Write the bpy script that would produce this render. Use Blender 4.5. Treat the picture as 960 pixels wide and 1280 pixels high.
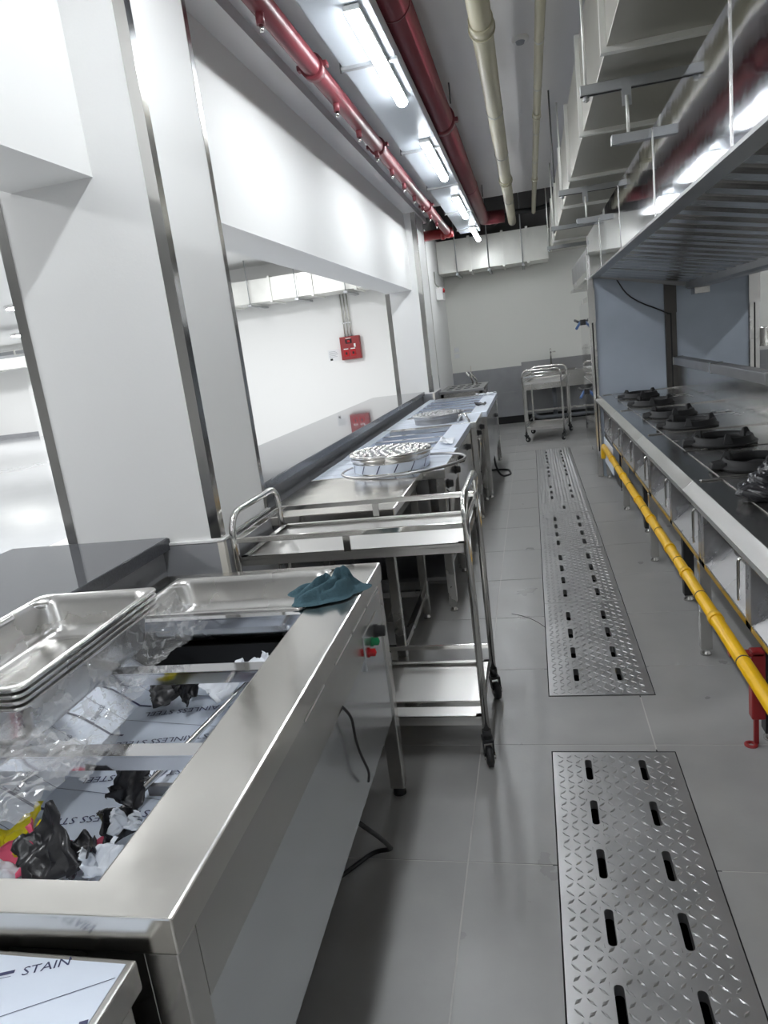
import bpy, math, random
from mathutils import Vector, Matrix, noise
R = math.radians
random.seed(7)
for o in list(bpy.data.objects): bpy.data.objects.remove(o)
SC = bpy.context.scene
COL = SC.collection

# ------------------------------------------------------------------ camera
CH = 1.44
F, CX, CY = 881.5157, 480.0, 640.0
def _d(x, y): return Vector((x-CX, y-CY, F))
ya = _d(662, 415).normalized(); dn = _d(970, 4490).normalized()
dn = (dn - ya*dn.dot(ya)).normalized()
xa = dn.cross(ya); za = -dn
cam = bpy.data.cameras.new('camera'); camo = bpy.data.objects.new('camera', cam); COL.objects.link(camo)
cam.sensor_fit = 'VERTICAL'; cam.sensor_height = 36.0; cam.sensor_width = 27.0
cam.lens = F/1280*36.0; cam.clip_start = .02; cam.clip_end = 200
right = Vector((xa[0], ya[0], za[0])); up = -Vector((xa[1], ya[1], za[1])); back = -Vector((xa[2], ya[2], za[2]))
camo.matrix_world = Matrix(((right[0], up[0], back[0], 0), (right[1], up[1], back[1], 0), (right[2], up[2], back[2], CH), (0, 0, 0, 1)))
SC.camera = camo
# ------------------------------------------------------------------ world, exposure
w = bpy.data.worlds.new('world'); SC.world = w; w.use_nodes = True
w.node_tree.nodes['Background'].inputs[0].default_value = (.8, .85, .9, 1)
w.node_tree.nodes['Background'].inputs[1].default_value = .3
SC.view_settings.view_transform = 'Standard'; SC.view_settings.look = 'None'
SC.view_settings.gamma = 1; SC.view_settings.use_curve_mapping = False
SC.view_settings.exposure = 1.06
TUBE_POWER = 29.0; HALL_POWER = 52.0

# ------------------------------------------------------------------ materials
def mat(name, col, rough=.5, metal=0., spec=.5, var=0., vscale=8., bump=0., bscale=40., stretch=(1, 1, 1), rvar=0., trans=0., alpha=1., emit=None, objvar=0., aniso=0.):
    m = bpy.data.materials.new(name); m.use_nodes = True
    nt = m.node_tree; N = nt.nodes; L = nt.links
    b = N['Principled BSDF']
    b.inputs['Base Color'].default_value = (*col, 1); b.inputs['Roughness'].default_value = rough
    b.inputs['Metallic'].default_value = metal; b.inputs['Specular IOR Level'].default_value = spec
    if trans: b.inputs['Transmission Weight'].default_value = trans
    if alpha < 1: b.inputs['Alpha'].default_value = alpha
    if aniso: b.inputs['Anisotropic'].default_value = aniso
    if emit:
        b.inputs['Emission Color'].default_value = (*emit[0], 1); b.inputs['Emission Strength'].default_value = emit[1]
    if var or bump or rvar or objvar:
        tc = N.new('ShaderNodeTexCoord'); mp = N.new('ShaderNodeMapping'); mp.inputs['Scale'].default_value = stretch
        L.new(tc.outputs['Object'], mp.inputs['Vector'])
    if var or rvar or objvar:
        n = N.new('ShaderNodeTexNoise'); n.inputs['Scale'].default_value = vscale; n.inputs['Detail'].default_value = 6
        L.new(mp.outputs['Vector'], n.inputs['Vector'])
        fac = n.outputs['Fac']
        if var or objvar:
            hs = N.new('ShaderNodeHueSaturation'); hs.inputs['Color'].default_value = (*col, 1)
            mr = N.new('ShaderNodeMapRange'); mr.inputs[1].default_value = .3; mr.inputs[2].default_value = .7
            mr.inputs[3].default_value = 1-var; mr.inputs[4].default_value = 1+var
            L.new(fac, mr.inputs[0])
            val = mr.outputs[0]
            if objvar:
                oi = N.new('ShaderNodeObjectInfo'); m2 = N.new('ShaderNodeMapRange')
                m2.inputs[3].default_value = 1-objvar; m2.inputs[4].default_value = 1+objvar
                L.new(oi.outputs['Random'], m2.inputs[0])
                mm = N.new('ShaderNodeMath'); mm.operation = 'MULTIPLY'; L.new(val, mm.inputs[0]); L.new(m2.outputs[0], mm.inputs[1]); val = mm.outputs[0]
            L.new(val, hs.inputs['Value']); L.new(hs.outputs['Color'], b.inputs['Base Color'])
        if rvar:
            m3 = N.new('ShaderNodeMapRange'); m3.inputs[1].default_value = .3; m3.inputs[2].default_value = .7
            m3.inputs[3].default_value = max(.02, rough-rvar); m3.inputs[4].default_value = rough+rvar
            L.new(fac, m3.inputs[0]); L.new(m3.outputs[0], b.inputs['Roughness'])
    if bump:
        n2 = N.new('ShaderNodeTexNoise'); n2.inputs['Scale'].default_value = bscale; n2.inputs['Detail'].default_value = 4
        L.new(mp.outputs['Vector'], n2.inputs['Vector'])
        bp = N.new('ShaderNodeBump'); bp.inputs['Strength'].default_value = bump; bp.inputs['Distance'].default_value = .02
        L.new(n2.outputs['Fac'], bp.inputs['Height']); L.new(bp.outputs['Normal'], b.inputs['Normal'])
    return m
M = dict(
    paint=mat('white_paint', (.83, .83, .82), .55, spec=.35, bump=.03, bscale=120),
    backpaint=mat('back_wall_paint', (.82, .82, .775), .5, spec=.35, bump=.02, bscale=90),
    ceil=mat('ceiling_paint', (.70, .69, .70), .75, spec=.3, var=.03, vscale=1.2, bump=.03, bscale=60),
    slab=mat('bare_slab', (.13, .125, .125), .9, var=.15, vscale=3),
    tile=mat('floor_tile', (.335, .332, .325), .33, spec=.5, var=.07, vscale=5, bump=.02, bscale=90, rvar=.06, objvar=.025),
    grout=mat('grout', (.52, .51, .49), .8),
    hallfloor=mat('hall_floor', (.50, .51, .52), .10, spec=.6, var=.03, vscale=1.5),
    walltile=mat('grey_wall_tile', (.315, .32, .335), .38, var=.06, vscale=6, objvar=.02),
    tilegrout=mat('wall_grout', (.40, .40, .40), .8),
    creamtrim=mat('cream_trim', (.72, .69, .62), .5),
    granite=mat('polished_granite', (.085, .088, .10), .035, spec=1.0, var=.18, vscale=160),
    granedge=mat('granite_edge', (.06, .062, .07), .2, spec=.6, var=.2, vscale=140),
    steel=mat('brushed_steel', (.64, .63, .61), .25, 1, rvar=.05, vscale=3),
    steely=mat('brushed_steel_lengthwise', (.61, .605, .59), .22, 1, rvar=.05, vscale=2, stretch=(6, 1, 6)),
    steeltop=mat('worn_steel_top', (.74, .72, .68), .17, 1, rvar=.06, vscale=4, var=.03, bump=.14, bscale=3.0),
    pan=mat('satin_steel', (.66, .65, .63), .27, 1, rvar=.03, vscale=4),
    mirror=mat('polished_steel', (.70, .70, .71), .07, 1, bump=.012, bscale=5),
    hoodm=mat('hood_polished_steel', (.66, .67, .70), .05, 1, bump=.10, bscale=1.6),
    chrome=mat('chrome_tube', (.70, .69, .67), .11, 1),
    guard=mat('corner_guard_steel', (.58, .57, .55), .14, 1, bump=.02, bscale=3, stretch=(3, 3, 1)),
    dsteel=mat('dull_steel', (.34, .34, .345), .38, 1, rvar=.06, vscale=4),
    baffle=mat('baffle_steel', (.55, .54, .53), .22, 1, rvar=.06, vscale=9, stretch=(1, 8, 1)),
    film=mat('white_blue_film', (.66, .72, .82), .32, .15, bump=.03, bscale=14, var=.04, vscale=6),
    bluefilm=mat('blue_grey_film', (.40, .45, .52), .42, .25, var=.06, vscale=3),
    navy=mat('navy_print', (.03, .035, .10), .4),
    blackfilm=mat('black_film', (.022, .022, .025), .28, bump=.1, bscale=30),
    whitefilm=mat('pale_film', (.72, .75, .80), .3, bump=.1, bscale=30),
    yellowfilm=mat('yellow_film', (.85, .72, .02), .4), pinkfilm=mat('pink_film', (.75, .10, .19), .4),
    clear=mat('clear_wrap', (.92, .92, .92), .05, alpha=.18, spec=1.0),
    galv=mat('galvanised_sheet', (.47, .46, .415), .36, .75, rvar=.05, vscale=3, stretch=(1, .3, 1)),
    galvp=mat('galvanised_pale', (.80, .80, .76), .35, .35, rvar=.05, vscale=6, var=.04, bump=.03, bscale=3),
    strut=mat('zinc_channel', (.42, .43, .44), .45, .8), rod=mat('threaded_rod', (.10, .10, .10), .5, .5),
    red=mat('red_pipe_paint', (.175, .032, .042), .38, bump=.02, bscale=30), brightred=mat('red_enamel', (.27, .016, .018), .35),
    pvc=mat('cream_pvc', (.36, .335, .24), .42, var=.05, vscale=3), cable=mat('black_cable', (.012, .012, .013), .45),
    tray=mat('cable_tray_paint', (.60, .65, .71), .35, .3), iron=mat('cast_iron', (.012, .012, .013), .6, spec=.3),
    rubber=mat('black_rubber', (.018, .018, .02), .5), yellow=mat('yellow_pipe_paint', (.80, .46, .005), .35, var=.05, vscale=20),
    cloth=mat('teal_cloth', (.058, .108, .132), .9, spec=.15, var=.15, vscale=40, bump=.35, bscale=260),
    white=mat('white_plastic', (.78, .78, .77), .4), grayp=mat('grey_pipe_plastic', (.16, .17, .19), .45),
    bluep=mat('blue_plastic', (.06, .13, .32), .4), green=mat('green_lens', (.01, .22, .08), .25), redlens=mat('red_lens', (.42, .01, .015), .25),
    dark=mat('dark_void', (.012, .012, .013), .8), paper=mat('paper', (.78, .79, .80), .7), inkgrey=mat('grey_ink', (.30, .31, .34), .7),
    lamp=mat('lamp_diffuser', (.9, .9, .9), .4, emit=((.93, .97, 1.0), TUBE_POWER)),
    halllamp=mat('hall_lamp_diffuser', (.9, .9, .9), .4, emit=((.97, .985, 1.0), HALL_POWER)),
    dpost=mat('dark_post', (.10, .095, .09), .3, .9),
    satin=mat('satin_shelf', (.70, .69, .67), .34, 1),
    rangep=mat('range_front_steel', (.42, .42, .43), .27, 1, rvar=.05, vscale=5),
    panel=mat('bright_panel', (.66, .68, .71), .16, .75, rvar=.04, vscale=2),
    plate=mat('tread_plate', (.50, .50, .505), .33, .9, rvar=.05, vscale=5, var=.05),
)

# ------------------------------------------------------------------ mesh helpers
class MB:
    def __init__(s): s.v = []; s.f = []; s.s = []
    def add(s, vs, fs, smooth=False):
        b = len(s.v); s.v += [Vector(q) for q in vs]
        for f in fs: s.f.append([b+i for i in f]); s.s.append(smooth)
        return s
    def box(s, x0, x1, y0, y1, z0, z1, m=None):
        vs = [Vector((x, y, z)) for z in (z0, z1) for y in (y0, y1) for x in (x0, x1)]
        if m: vs = [m @ q for q in vs]
        return s.add(vs, [(0, 2, 3, 1), (4, 5, 7, 6), (0, 1, 5, 4), (2, 6, 7, 3), (0, 4, 6, 2), (1, 3, 7, 5)])
    def hexa(s, a, b):  # two quads of 4 points
        return s.add(list(a)+list(b), [(3, 2, 1, 0), (4, 5, 6, 7), (0, 1, 5, 4), (1, 2, 6, 5), (2, 3, 7, 6), (3, 0, 4, 7)])
    def prism(s, poly, y0, y1, ax='y'):
        n = len(poly)
        if ax == 'y': A = [(x, y0, z) for x, z in poly]; B = [(x, y1, z) for x, z in poly]
        elif ax == 'x': A = [(y0, x, z) for x, z in poly]; B = [(y1, x, z) for x, z in poly]
        else: A = [(x, z, y0) for x, z in poly]; B = [(x, z, y1) for x, z in poly]
        return s.add(A+B, [tuple(range(n)), tuple(range(2*n-1, n-1, -1))]+[(i, i+n, (i+1) % n+n, (i+1) % n) for i in range(n)])
    def tube(s, pts, r, n=10, closed=False, cap=True):
        P = [Vector(p) for p in pts]; k = len(P); rings = []
        rs = r if isinstance(r, (list, tuple)) else [r]*k
        def tan(i):
            if closed: return (P[(i+1) % k]-P[i-1]).normalized()
            a = P[max(i-1, 0)]; b = P[min(i+1, k-1)]
            return (b-a).normalized()
        t = tan(0); u = t.orthogonal().normalized(); base = len(s.v)
        for i in range(k):
            t2 = tan(i)
            q = t.rotation_difference(t2); u = q @ u; u = (u-t2*u.dot(t2)).normalized(); t = t2; w_ = t.cross(u)
            for j in range(n):
                a = 2*math.pi*j/n; s.v.append(P[i]+(u*math.cos(a)+w_*math.sin(a))*rs[i])
        m = k if closed else k-1
        for i in range(m):
            for j in range(n):
                a = base+i*n+j; b = base+i*n+(j+1) % n; c = base+((i+1) % k)*n+(j+1) % n; d = base+((i+1) % k)*n+j
                s.f.append([a, b, c, d]); s.s.append(True)
        if cap and not closed:
            s.f.append([base+j for j in range(n-1, -1, -1)]); s.s.append(False)
            s.f.append([base+(k-1)*n+j for j in range(n)]); s.s.append(False)
        return s
    def cyl(s, a, b, r, n=16, r2=None):
        return s.tube([a, b], [r, r if r2 is None else r2], n)
    def lathe(s, prof, c=(0, 0, 0), n=32, ax='z', smooth=True):
        base = len(s.v); c = Vector(c); k = len(prof)
        for r, z in prof:
            for j in range(n):
                a = 2*math.pi*j/n; q = (r*math.cos(a), r*math.sin(a), z)
                if ax == 'x': q = (z, r*math.cos(a), r*math.sin(a))
                if ax == 'y': q = (r*math.cos(a), z, r*math.sin(a))
                s.v.append(c+Vector(q))
        for i in range(k-1):
            for j in range(n):
                s.f.append([base+i*n+j, base+i*n+(j+1) % n, base+(i+1)*n+(j+1) % n, base+(i+1)*n+j]); s.s.append(smooth)
        return s
    def loops(s, rings, smooth=True, capend=True):
        base = len(s.v); n = len(rings[0])
        for r in rings: s.v += [Vector(q) for q in r]
        for i in range(len(rings)-1):
            for j in range(n):
                s.f.append([base+i*n+j, base+i*n+(j+1) % n, base+(i+1)*n+(j+1) % n, base+(i+1)*n+j]); s.s.append(smooth)
        if capend: s.f.append([base+(len(rings)-1)*n+j for j in range(n)]); s.s.append(False)
        return s
    def grid(s, fn, nu, nv, smooth=True):
        base = len(s.v)
        for i in range(nu+1):
            for j in range(nv+1): s.v.append(Vector(fn(i/nu, j/nv)))
        for i in range(nu):
            for j in range(nv):
                a = base+i*(nv+1)+j; s.f.append([a, a+nv+1, a+nv+2, a+1]); s.s.append(smooth)
        return s
    def build(s, name, m, parent=None, bevel=0., solid=0., seg=2):
        off = Vector((0, 0, 0)); p = parent
        while p: off += p.location; p = p.parent
        me = bpy.data.meshes.new(name); me.from_pydata([tuple(q-off) for q in s.v], [], s.f)
        me.polygons.foreach_set('use_smooth', s.s); me.update()
        import bmesh
        bm = bmesh.new(); bm.from_mesh(me); bmesh.ops.recalc_face_normals(bm, faces=bm.faces); bm.to_mesh(me); bm.free()
        me.materials.append(M[m] if isinstance(m, str) else m)
        o = bpy.data.objects.new(name, me); COL.objects.link(o); o.parent = parent
        if solid:
            d = o.modifiers.new('solid', 'SOLIDIFY'); d.thickness = solid; d.offset = 0
        if bevel:
            d = o.modifiers.new('bevel', 'BEVEL'); d.width = bevel; d.segments = seg; d.limit_method = 'ANGLE'; d.angle_limit = R(40)
            d.harden_normals = False
        return o
def tag(o, label=None, cat=None, group=None, kind=None):
    if label: o['label'] = label
    if cat: o['category'] = cat
    if group: o['group'] = group
    if kind: o['kind'] = kind
    return o
def thing(name, label, cat, loc=(0, 0, 0), group=None):
    o = bpy.data.objects.new(name, None); COL.objects.link(o); o.location = loc; o.empty_display_size = .1
    return tag(o, label, cat, group)
def copy_tree(o, parent=None):
    c = o.copy(); COL.objects.link(c); c.parent = parent
    for ch in list(o.children): copy_tree(ch, c)
    return c
def struct(o): o['kind'] = 'structure'; return o
def bx(name, m, a, parent=None, bevel=0.):
    return MB().box(*a).build(name, m, parent, bevel)
def fillet(pts, rad, seg=6):
    P = [Vector(p) for p in pts]; out = [P[0]]
    for i in range(1, len(P)-1):
        a = (P[i-1]-P[i]); b = (P[i+1]-P[i]); r = min(rad, a.length*.49, b.length*.49)
        p0 = P[i]+a.normalized()*r; p1 = P[i]+b.normalized()*r
        for k in range(seg+1):
            t = k/seg; out.append(p0*(1-t)**2+P[i]*2*t*(1-t)+p1*t*t)
    out.append(P[-1]); return out
def rrect(cx, cy, hx, hy, r, z, n=5):
    out = []
    for sx, sy, a0 in ((1, 1, 0), (-1, 1, 90), (-1, -1, 180), (1, -1, 270)):
        for k in range(n+1):
            a = R(a0+90*k/n); out.append((cx+sx*(hx-r)+r*math.cos(a), cy+sy*(hy-r)+r*math.sin(a), z))
    return out
_tc = {}
def text_geo(txt, size):
    """outline mesh of a line of lettering, centred, in its own XY plane"""
    if txt not in _tc:
        cu = bpy.data.curves.new('lettering', 'FONT'); cu.body = txt; cu.size = 1; cu.align_x = 'CENTER'; cu.align_y = 'CENTER'; cu.resolution_u = 2
        o = bpy.data.objects.new('lettering', cu); COL.objects.link(o)
        dg = bpy.context.evaluated_depsgraph_get(); me = bpy.data.meshes.new_from_object(o.evaluated_get(dg))
        _tc[txt] = ([v.co.copy() for v in me.vertices], [tuple(p.vertices) for p in me.polygons])
        bpy.data.objects.remove(o); bpy.data.curves.remove(cu); bpy.data.meshes.remove(me)
    vs, fs = _tc[txt]; return [q*size for q in vs], fs
def put_text(mb, txt, size, m):
    vs, fs = text_geo(txt, size); mb.add([m @ q for q in vs], fs)
def strip(mb, a, b, wd, nrm):
    a = Vector(a); b = Vector(b); s_ = (b-a).normalized().cross(Vector(nrm)).normalized()*wd/2
    mb.add([a-s_, b-s_, b+s_, a+s_], [(0, 1, 2, 3)])

# ================================================================== STRUCTURE
CZ = 3.10
TX0, TX1 = -.034, .378      # drain trench
# --- floor slab + tiles
fl = MB()
for a in ((-1.9, TX0, -8.2, 12.2), (TX1, 5.2, -8.2, 12.2), (TX0, TX1, -8.2, .9), (TX0, TX1, 2.275, 2.665), (TX0, TX1, 8.945, 12.2)):
    fl.box(a[0], a[1], a[2], a[3], -.30, -.0012)
floor = struct(fl.build('floor', 'grout'))
G = .0022
holes = ((TX0, TX1, .9, 2.275), (TX0, TX1, 2.665, 8.945))
full = None
for i in range(-3, 8):
    x0 = .318+.6*i-.6; x1 = x0+.6
    for j in range(-2, 18):
        y0 = 1.715+.6*j-.6; y1 = y0+.6
        if x1 < -1.4 or x0 > 4.6: continue
        rects = [(x0+G, x1-G, y0+G, y1-G)]
        cut = False
        for hx0, hx1, hy0, hy1 in holes:
            nr = []
            for a, b, c, d in rects:
                if hx0 >= b or hx1 <= a or hy0 >= d or hy1 <= c: nr.append((a, b, c, d)); continue
                cut = True
                if a < hx0: nr.append((a, hx0, c, d))
                if b > hx1: nr.append((hx1, b, c, d))
                m0, m1 = max(a, hx0), min(b, hx1)
                if c < hy0: nr.append((m0, m1, c, hy0))
                if d > hy1: nr.append((m0, m1, hy1, d))
            rects = nr
        rects = [q for q in rects if q[1]-q[0] > .004 and q[3]-q[2] > .004]
        if not rects: continue
        if not cut:
            if full is None: t = MB().box(-.3+G, .3-G, -.3+G, .3-G, -.008, 0).build('tile', 'tile', floor); full = t.data
            else: t = bpy.data.objects.new('tile', full); COL.objects.link(t); t.parent = floor
            t.location = (x0+.3, y0+.3, 0)
        else:
            mb = MB()
            for a, b, c, d in rects: mb.box(a, b, c, d, -.008, 0)
            mb.build('tile', 'tile', floor)
tr = MB()
for y0, y1 in ((.9, 2.275), (2.665, 8.945)):
    tr.box(TX0-.01, TX1+.01, y0-.01, y1+.01, -.30, -.27)
    tr.box(TX0-.012, TX0+.001, y0, y1, -.28, -.001); tr.box(TX1-.001, TX1+.012, y0, y1, -.28, -.001)
    tr.box(TX0, TX1, y0-.012, y0+.001, -.28, -.001); tr.box(TX0, TX1, y1-.001, y1+.012, -.28, -.001)
struct(tr.build('drain_channel', 'dark'))

# --- left side: half wall, ledge, columns, beam
LF, LB = -1.285, -1.92
def tiled(name, axis, pos, u0, u1, rows, pitch, du=0.):
    """a tiled band: backing (structure) with single tiles as children. axis 'x' = faces +x at x=pos, 'y' = faces -y at y=pos"""
    z0, z1 = rows[0], rows[-1]
    if axis == 'x': o = bx(name, 'tilegrout', (pos-.05, pos-.004, u0, u1, z0, z1))
    else: o = bx(name, 'tilegrout', (u0, u1, pos+.004, pos+.05, z0, z1))
    struct(o)
    u = u0+du
    while u < u1-.01:
        e = min(u+pitch, u1)
        for a, b in zip(rows[:-1], rows[1:]):
            if axis == 'x': bx('tile', 'walltile', (pos-.01, pos, u+.0012, e-.0012, a+.0012, b-.0012), o)
            else: bx('tile', 'walltile', (u+.0012, e-.0012, pos, pos+.01, a+.0012, b-.0012), o)
        u = e
    return o
struct(bx('wall_left', 'paint', (-1.88, -1.36, -8.2, 8.6, -.004, .865)))
tiled('wall_left_tiling', 'x', -1.31, -.3, 2.17, (0, .45, .866), .6, .27)
tiled('wall_left_tiling', 'x', -1.31, 2.66, 8.48, (0, .45, .866), .6)
for nm, y0, y1, lab in (('stone_ledge', -8.2, 2.178, 'polished dark granite ledge on the half wall on the near side of the white column'),
                        ('stone_ledge', 2.634, 8.496, 'polished dark granite ledge on the half wall, reflecting the red alarm box')):
    t = thing(nm, lab, 'ledge', ((LF+LB)/2, (y0+y1)/2, .866))
    bx('slab', 'granite', (LB, LF, y0, y1, .866, .90), t, .003)
    bx('front_edge', 'granedge', (LF+.0005, LF+.003, y0, y1, .858, .897), t)
C1 = (-1.682, -1.088, 2.18, 2.632); C2 = (-1.62, -1.175, 8.5, 9.16)
for c, nm in ((C1, 1), (C2, 2)):
    struct(bx('column', 'paint', (c[0], c[1], c[2], c[3], .872, CZ)))
    o = struct(bx('column_base', 'tilegrout', (c[0]+.004, c[1]-.004+.006, c[2]+.0, c[3]-.0, -.004, .872)))
    for y0, y1 in ((c[2], c[3]),):
        for a, b in ((0, .45), (.45, .87)):
            bx('tile', 'walltile', (c[1]+.003, c[1]+.012, y0+.012, y1-.012, a+.001, b-.001), o)
    for a, b in ((0, .45), (.45, .87)):
        bx('tile', 'walltile', (c[0]+.30, c[1]-.012, c[2]-.010, c[2]-.001, a+.001, b-.001), o)
    bx('corner_strip', 'creamtrim', (c[1]-.012, c[1]+.012, c[2]-.010, c[2]+.012, 0, .875), o)
    bx('top_strip', 'paint', (c[0], c[1]+.012, c[2]-.010, c[3], .872, .880), o)
# steel corner guards: L profiles
def guard(x, y, sx, sy, z0, z1, wd=.036):
    """L profile hugging the vertical edge (x,y); legs run in -sx (on the y face) and -sy (on the x face)"""
    mb = MB(); th = .002
    mb.box(min(x, x-sx*wd), max(x, x-sx*wd), min(y, y+sy*th), max(y, y+sy*th), z0, z1)
    mb.box(min(x, x+sx*th), max(x, x+sx*th), min(y+sy*th, y-sy*wd), max(y+sy*th, y-sy*wd), z0, z1)
    return struct(mb.build('trim_corner_guard', 'guard'))
guard(C1[1], C1[2], 1, -1, .885, CZ-.01); guard(C1[1], C1[3], 1, 1, .885, CZ-.01, .03)
guard(C1[0], C1[2], -1, -1, .90, 2.075)
guard(C2[1], C2[2], 1, -1, .885, CZ-.01, .05); guard(C2[0], C2[2], -1, -1, .90, 2.075, .05); guard(C2[1], C2[3], 1, 1, .885, CZ-.01, .05)
struct(bx('wall_left_beam', 'paint', (-1.60, -1.30, -8.2, 2.18, 2.08, CZ)))
struct(bx('wall_left_beam', 'paint', (-1.60, -1.30, 2.632, 8.5, 2.08, CZ)))
struct(MB().box(-1.30, -1.16, -8.2, 9.4, 2.92, CZ).box(-1.16, -1.07, -8.2, 9.4, 2.985, CZ).build('trim_ceiling_step', 'ceil'))
struct(bx('wall_left_end', 'paint', (-1.6, -1.30, 9.16, 12.0, 0, 2.97)))
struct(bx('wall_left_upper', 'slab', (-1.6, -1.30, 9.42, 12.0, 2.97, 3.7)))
# --- ceilings
struct(bx('ceiling', 'ceil', (-1.6, 5.2, -8.2, 9.42, CZ, 3.9)))
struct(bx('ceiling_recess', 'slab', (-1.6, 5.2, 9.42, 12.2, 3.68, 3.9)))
# --- back wall with wainscot
struct(bx('wall_back', 'backpaint', (-1.6, 5.2, 12.0, 12.2, -.1, 2.97)))
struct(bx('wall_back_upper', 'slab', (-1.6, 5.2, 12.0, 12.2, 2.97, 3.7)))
struct(bx('wall_hall_back', 'paint', (-7.0, -1.6, 12.0, 12.2, -.1, 3.2)))
tiled('wall_back_tiling', 'y', 11.985, -1.3, 5.0, (.12, .52, .925), .6)
struct(bx('baseboard_back', 'dark', (-1.3, 5.0, 11.975, 12.0, 0, .12)))
struct(bx('wall_right', 'paint', (5.0, 5.2, -8.2, 12.2, 0, 3.7)))
struct(bx('wall_front', 'paint', (-1.9, 5.2, -8.4, -8.2, 0, 3.7)))
# --- dining hall beyond the openings
struct(bx('floor_hall', 'hallfloor', (-21, -1.88, -8.2, 22.6, -.2, 0.)))
struct(bx('ceiling_hall', 'paint', (-21, -1.60, -8.2, 22.6, CZ, 3.3)))
struct(bx('wall_hall_far', 'paint', (-21, -6.8, 22.4, 22.6, 0, CZ)))
struct(bx('wall_hall_side', 'paint', (-7.0, -6.8, 12.2, 22.4, 0, CZ)))
struct(bx('wall_hall_left', 'paint', (-21.2, -21, -8.2, 22.6, 0, CZ)))
struct(bx('wall_hall_front', 'paint', (-21, -1.9, -8.4, -8.2, 0, CZ)))
hb = struct(bx('baseboard_hall', 'walltile', (-21, -7, 22.37, 22.4, 0, .16)))
struct(bx('hall_pilaster', 'paint', (-17.2, -16.7, 22.05, 22.4, 0, CZ)))

# ================================================================== LIGHTS
def batten(loc, label, group):
    x, y, z = loc
    t = thing('ceiling_light', label, 'light', (x, y, z), group)
    MB().box(x-.034, x+.034, y-.60, y+.60, z+.030, z+.052).build('housing', 'white', t, .003)
    n = 8; prof = [(x+.031*math.cos(math.pi*k/n), z+.030-.026*math.sin(math.pi*k/n)) for k in range(n+1)]
    MB().prism(prof, y-.592, y+.592).build('diffuser', 'lamp', t)
    for a_, b_ in ((y-.598, y-.592), (y+.592, y+.598)): MB().box(x-.033, x+.033, a_, b_, z+.031, z+.050).build('end_cap', 'white', t, .002)
    return t
for k in range(-5, 4):  # row runs on behind the camera, lamps there added for fill light
    batten((-.60, 3.745+2.07*k, 2.745), {0: 'LED batten light beside the bolted coupling of the thinner red pipe', 1: 'LED batten light, third one from the back wall duct', 2: 'LED batten light, second one from the back wall duct', 3: 'LED batten light right in front of the back wall duct'}.get(k, 'LED batten light on the tray past the white column, away from the back wall'), 'batten lights under the cable tray')
for k in range(-3, 4):
    batten((3.25, 3.2+2.3*k, 2.745), 'white LED batten light over the passage behind the range island', 'batten lights behind the island')
t = thing('cable_tray', 'long grey sheet metal cable tray hung above the batten lights', 'cable tray', (-.66, 3, 2.80))
MB().box(-.79, -.53, -7.5, 9.9, 2.800, 2.803).build('tray_floor', 'tray', t)
MB().box(-.792, -.788, -7.5, 9.9, 2.80, 2.87).build('tray_side', 'tray', t); MB().box(-.532, -.528, -7.5, 9.9, 2.80, 2.87).build('tray_side', 'tray', t)
for y in (1.6, 2.9, 3.75, 5.45, 6.8, 8.2, 9.5):
    MB().box(-.80, -.52, y, y+.03, 2.785, 2.80).build('hanger_bar', 'strut', t)
    MB().cyl((-.805, y+.015, 2.78), (-.805, y+.015, CZ), .005, 6).build('hanger_rod', 'rod', t)
def round_lamp(x, y, r=.30):
    t = thing('round_ceiling_lamp', 'round white ceiling lamp in front of the wide flat hall duct' if (x, y) == (-9.2, 12.2) else 'round white flush ceiling lamp in the hall beyond the openings', 'light', (x, y, CZ), 'round lamps in the hall')
    MB().lathe([(r, CZ), (r, CZ-.05), (r-.02, CZ-.055)], (x, y, 0)).build('rim', 'white', t)
    MB().lathe([(r-.02, CZ-.055), (r*.6, CZ-.075), (.001, CZ-.08)], (x, y, 0)).build('diffuser', 'halllamp', t)
for x, y in ((-9.2, 12.2), (-4.2, 1.2), (-4.2, 5.0), (-4.2, 8.8), (-8.4, 1.2), (-8.4, 6.0), (-13, 3.5), (-13, 9.5), (-13.4, 17.5), (-17.5, 13.5), (-9.2, 18.6), (-16.2, 18.4), (-18.6, 18.4)):  # besides the lamp by the flat duct, all are added to brighten the hall
    round_lamp(x, y, .34)

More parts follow.
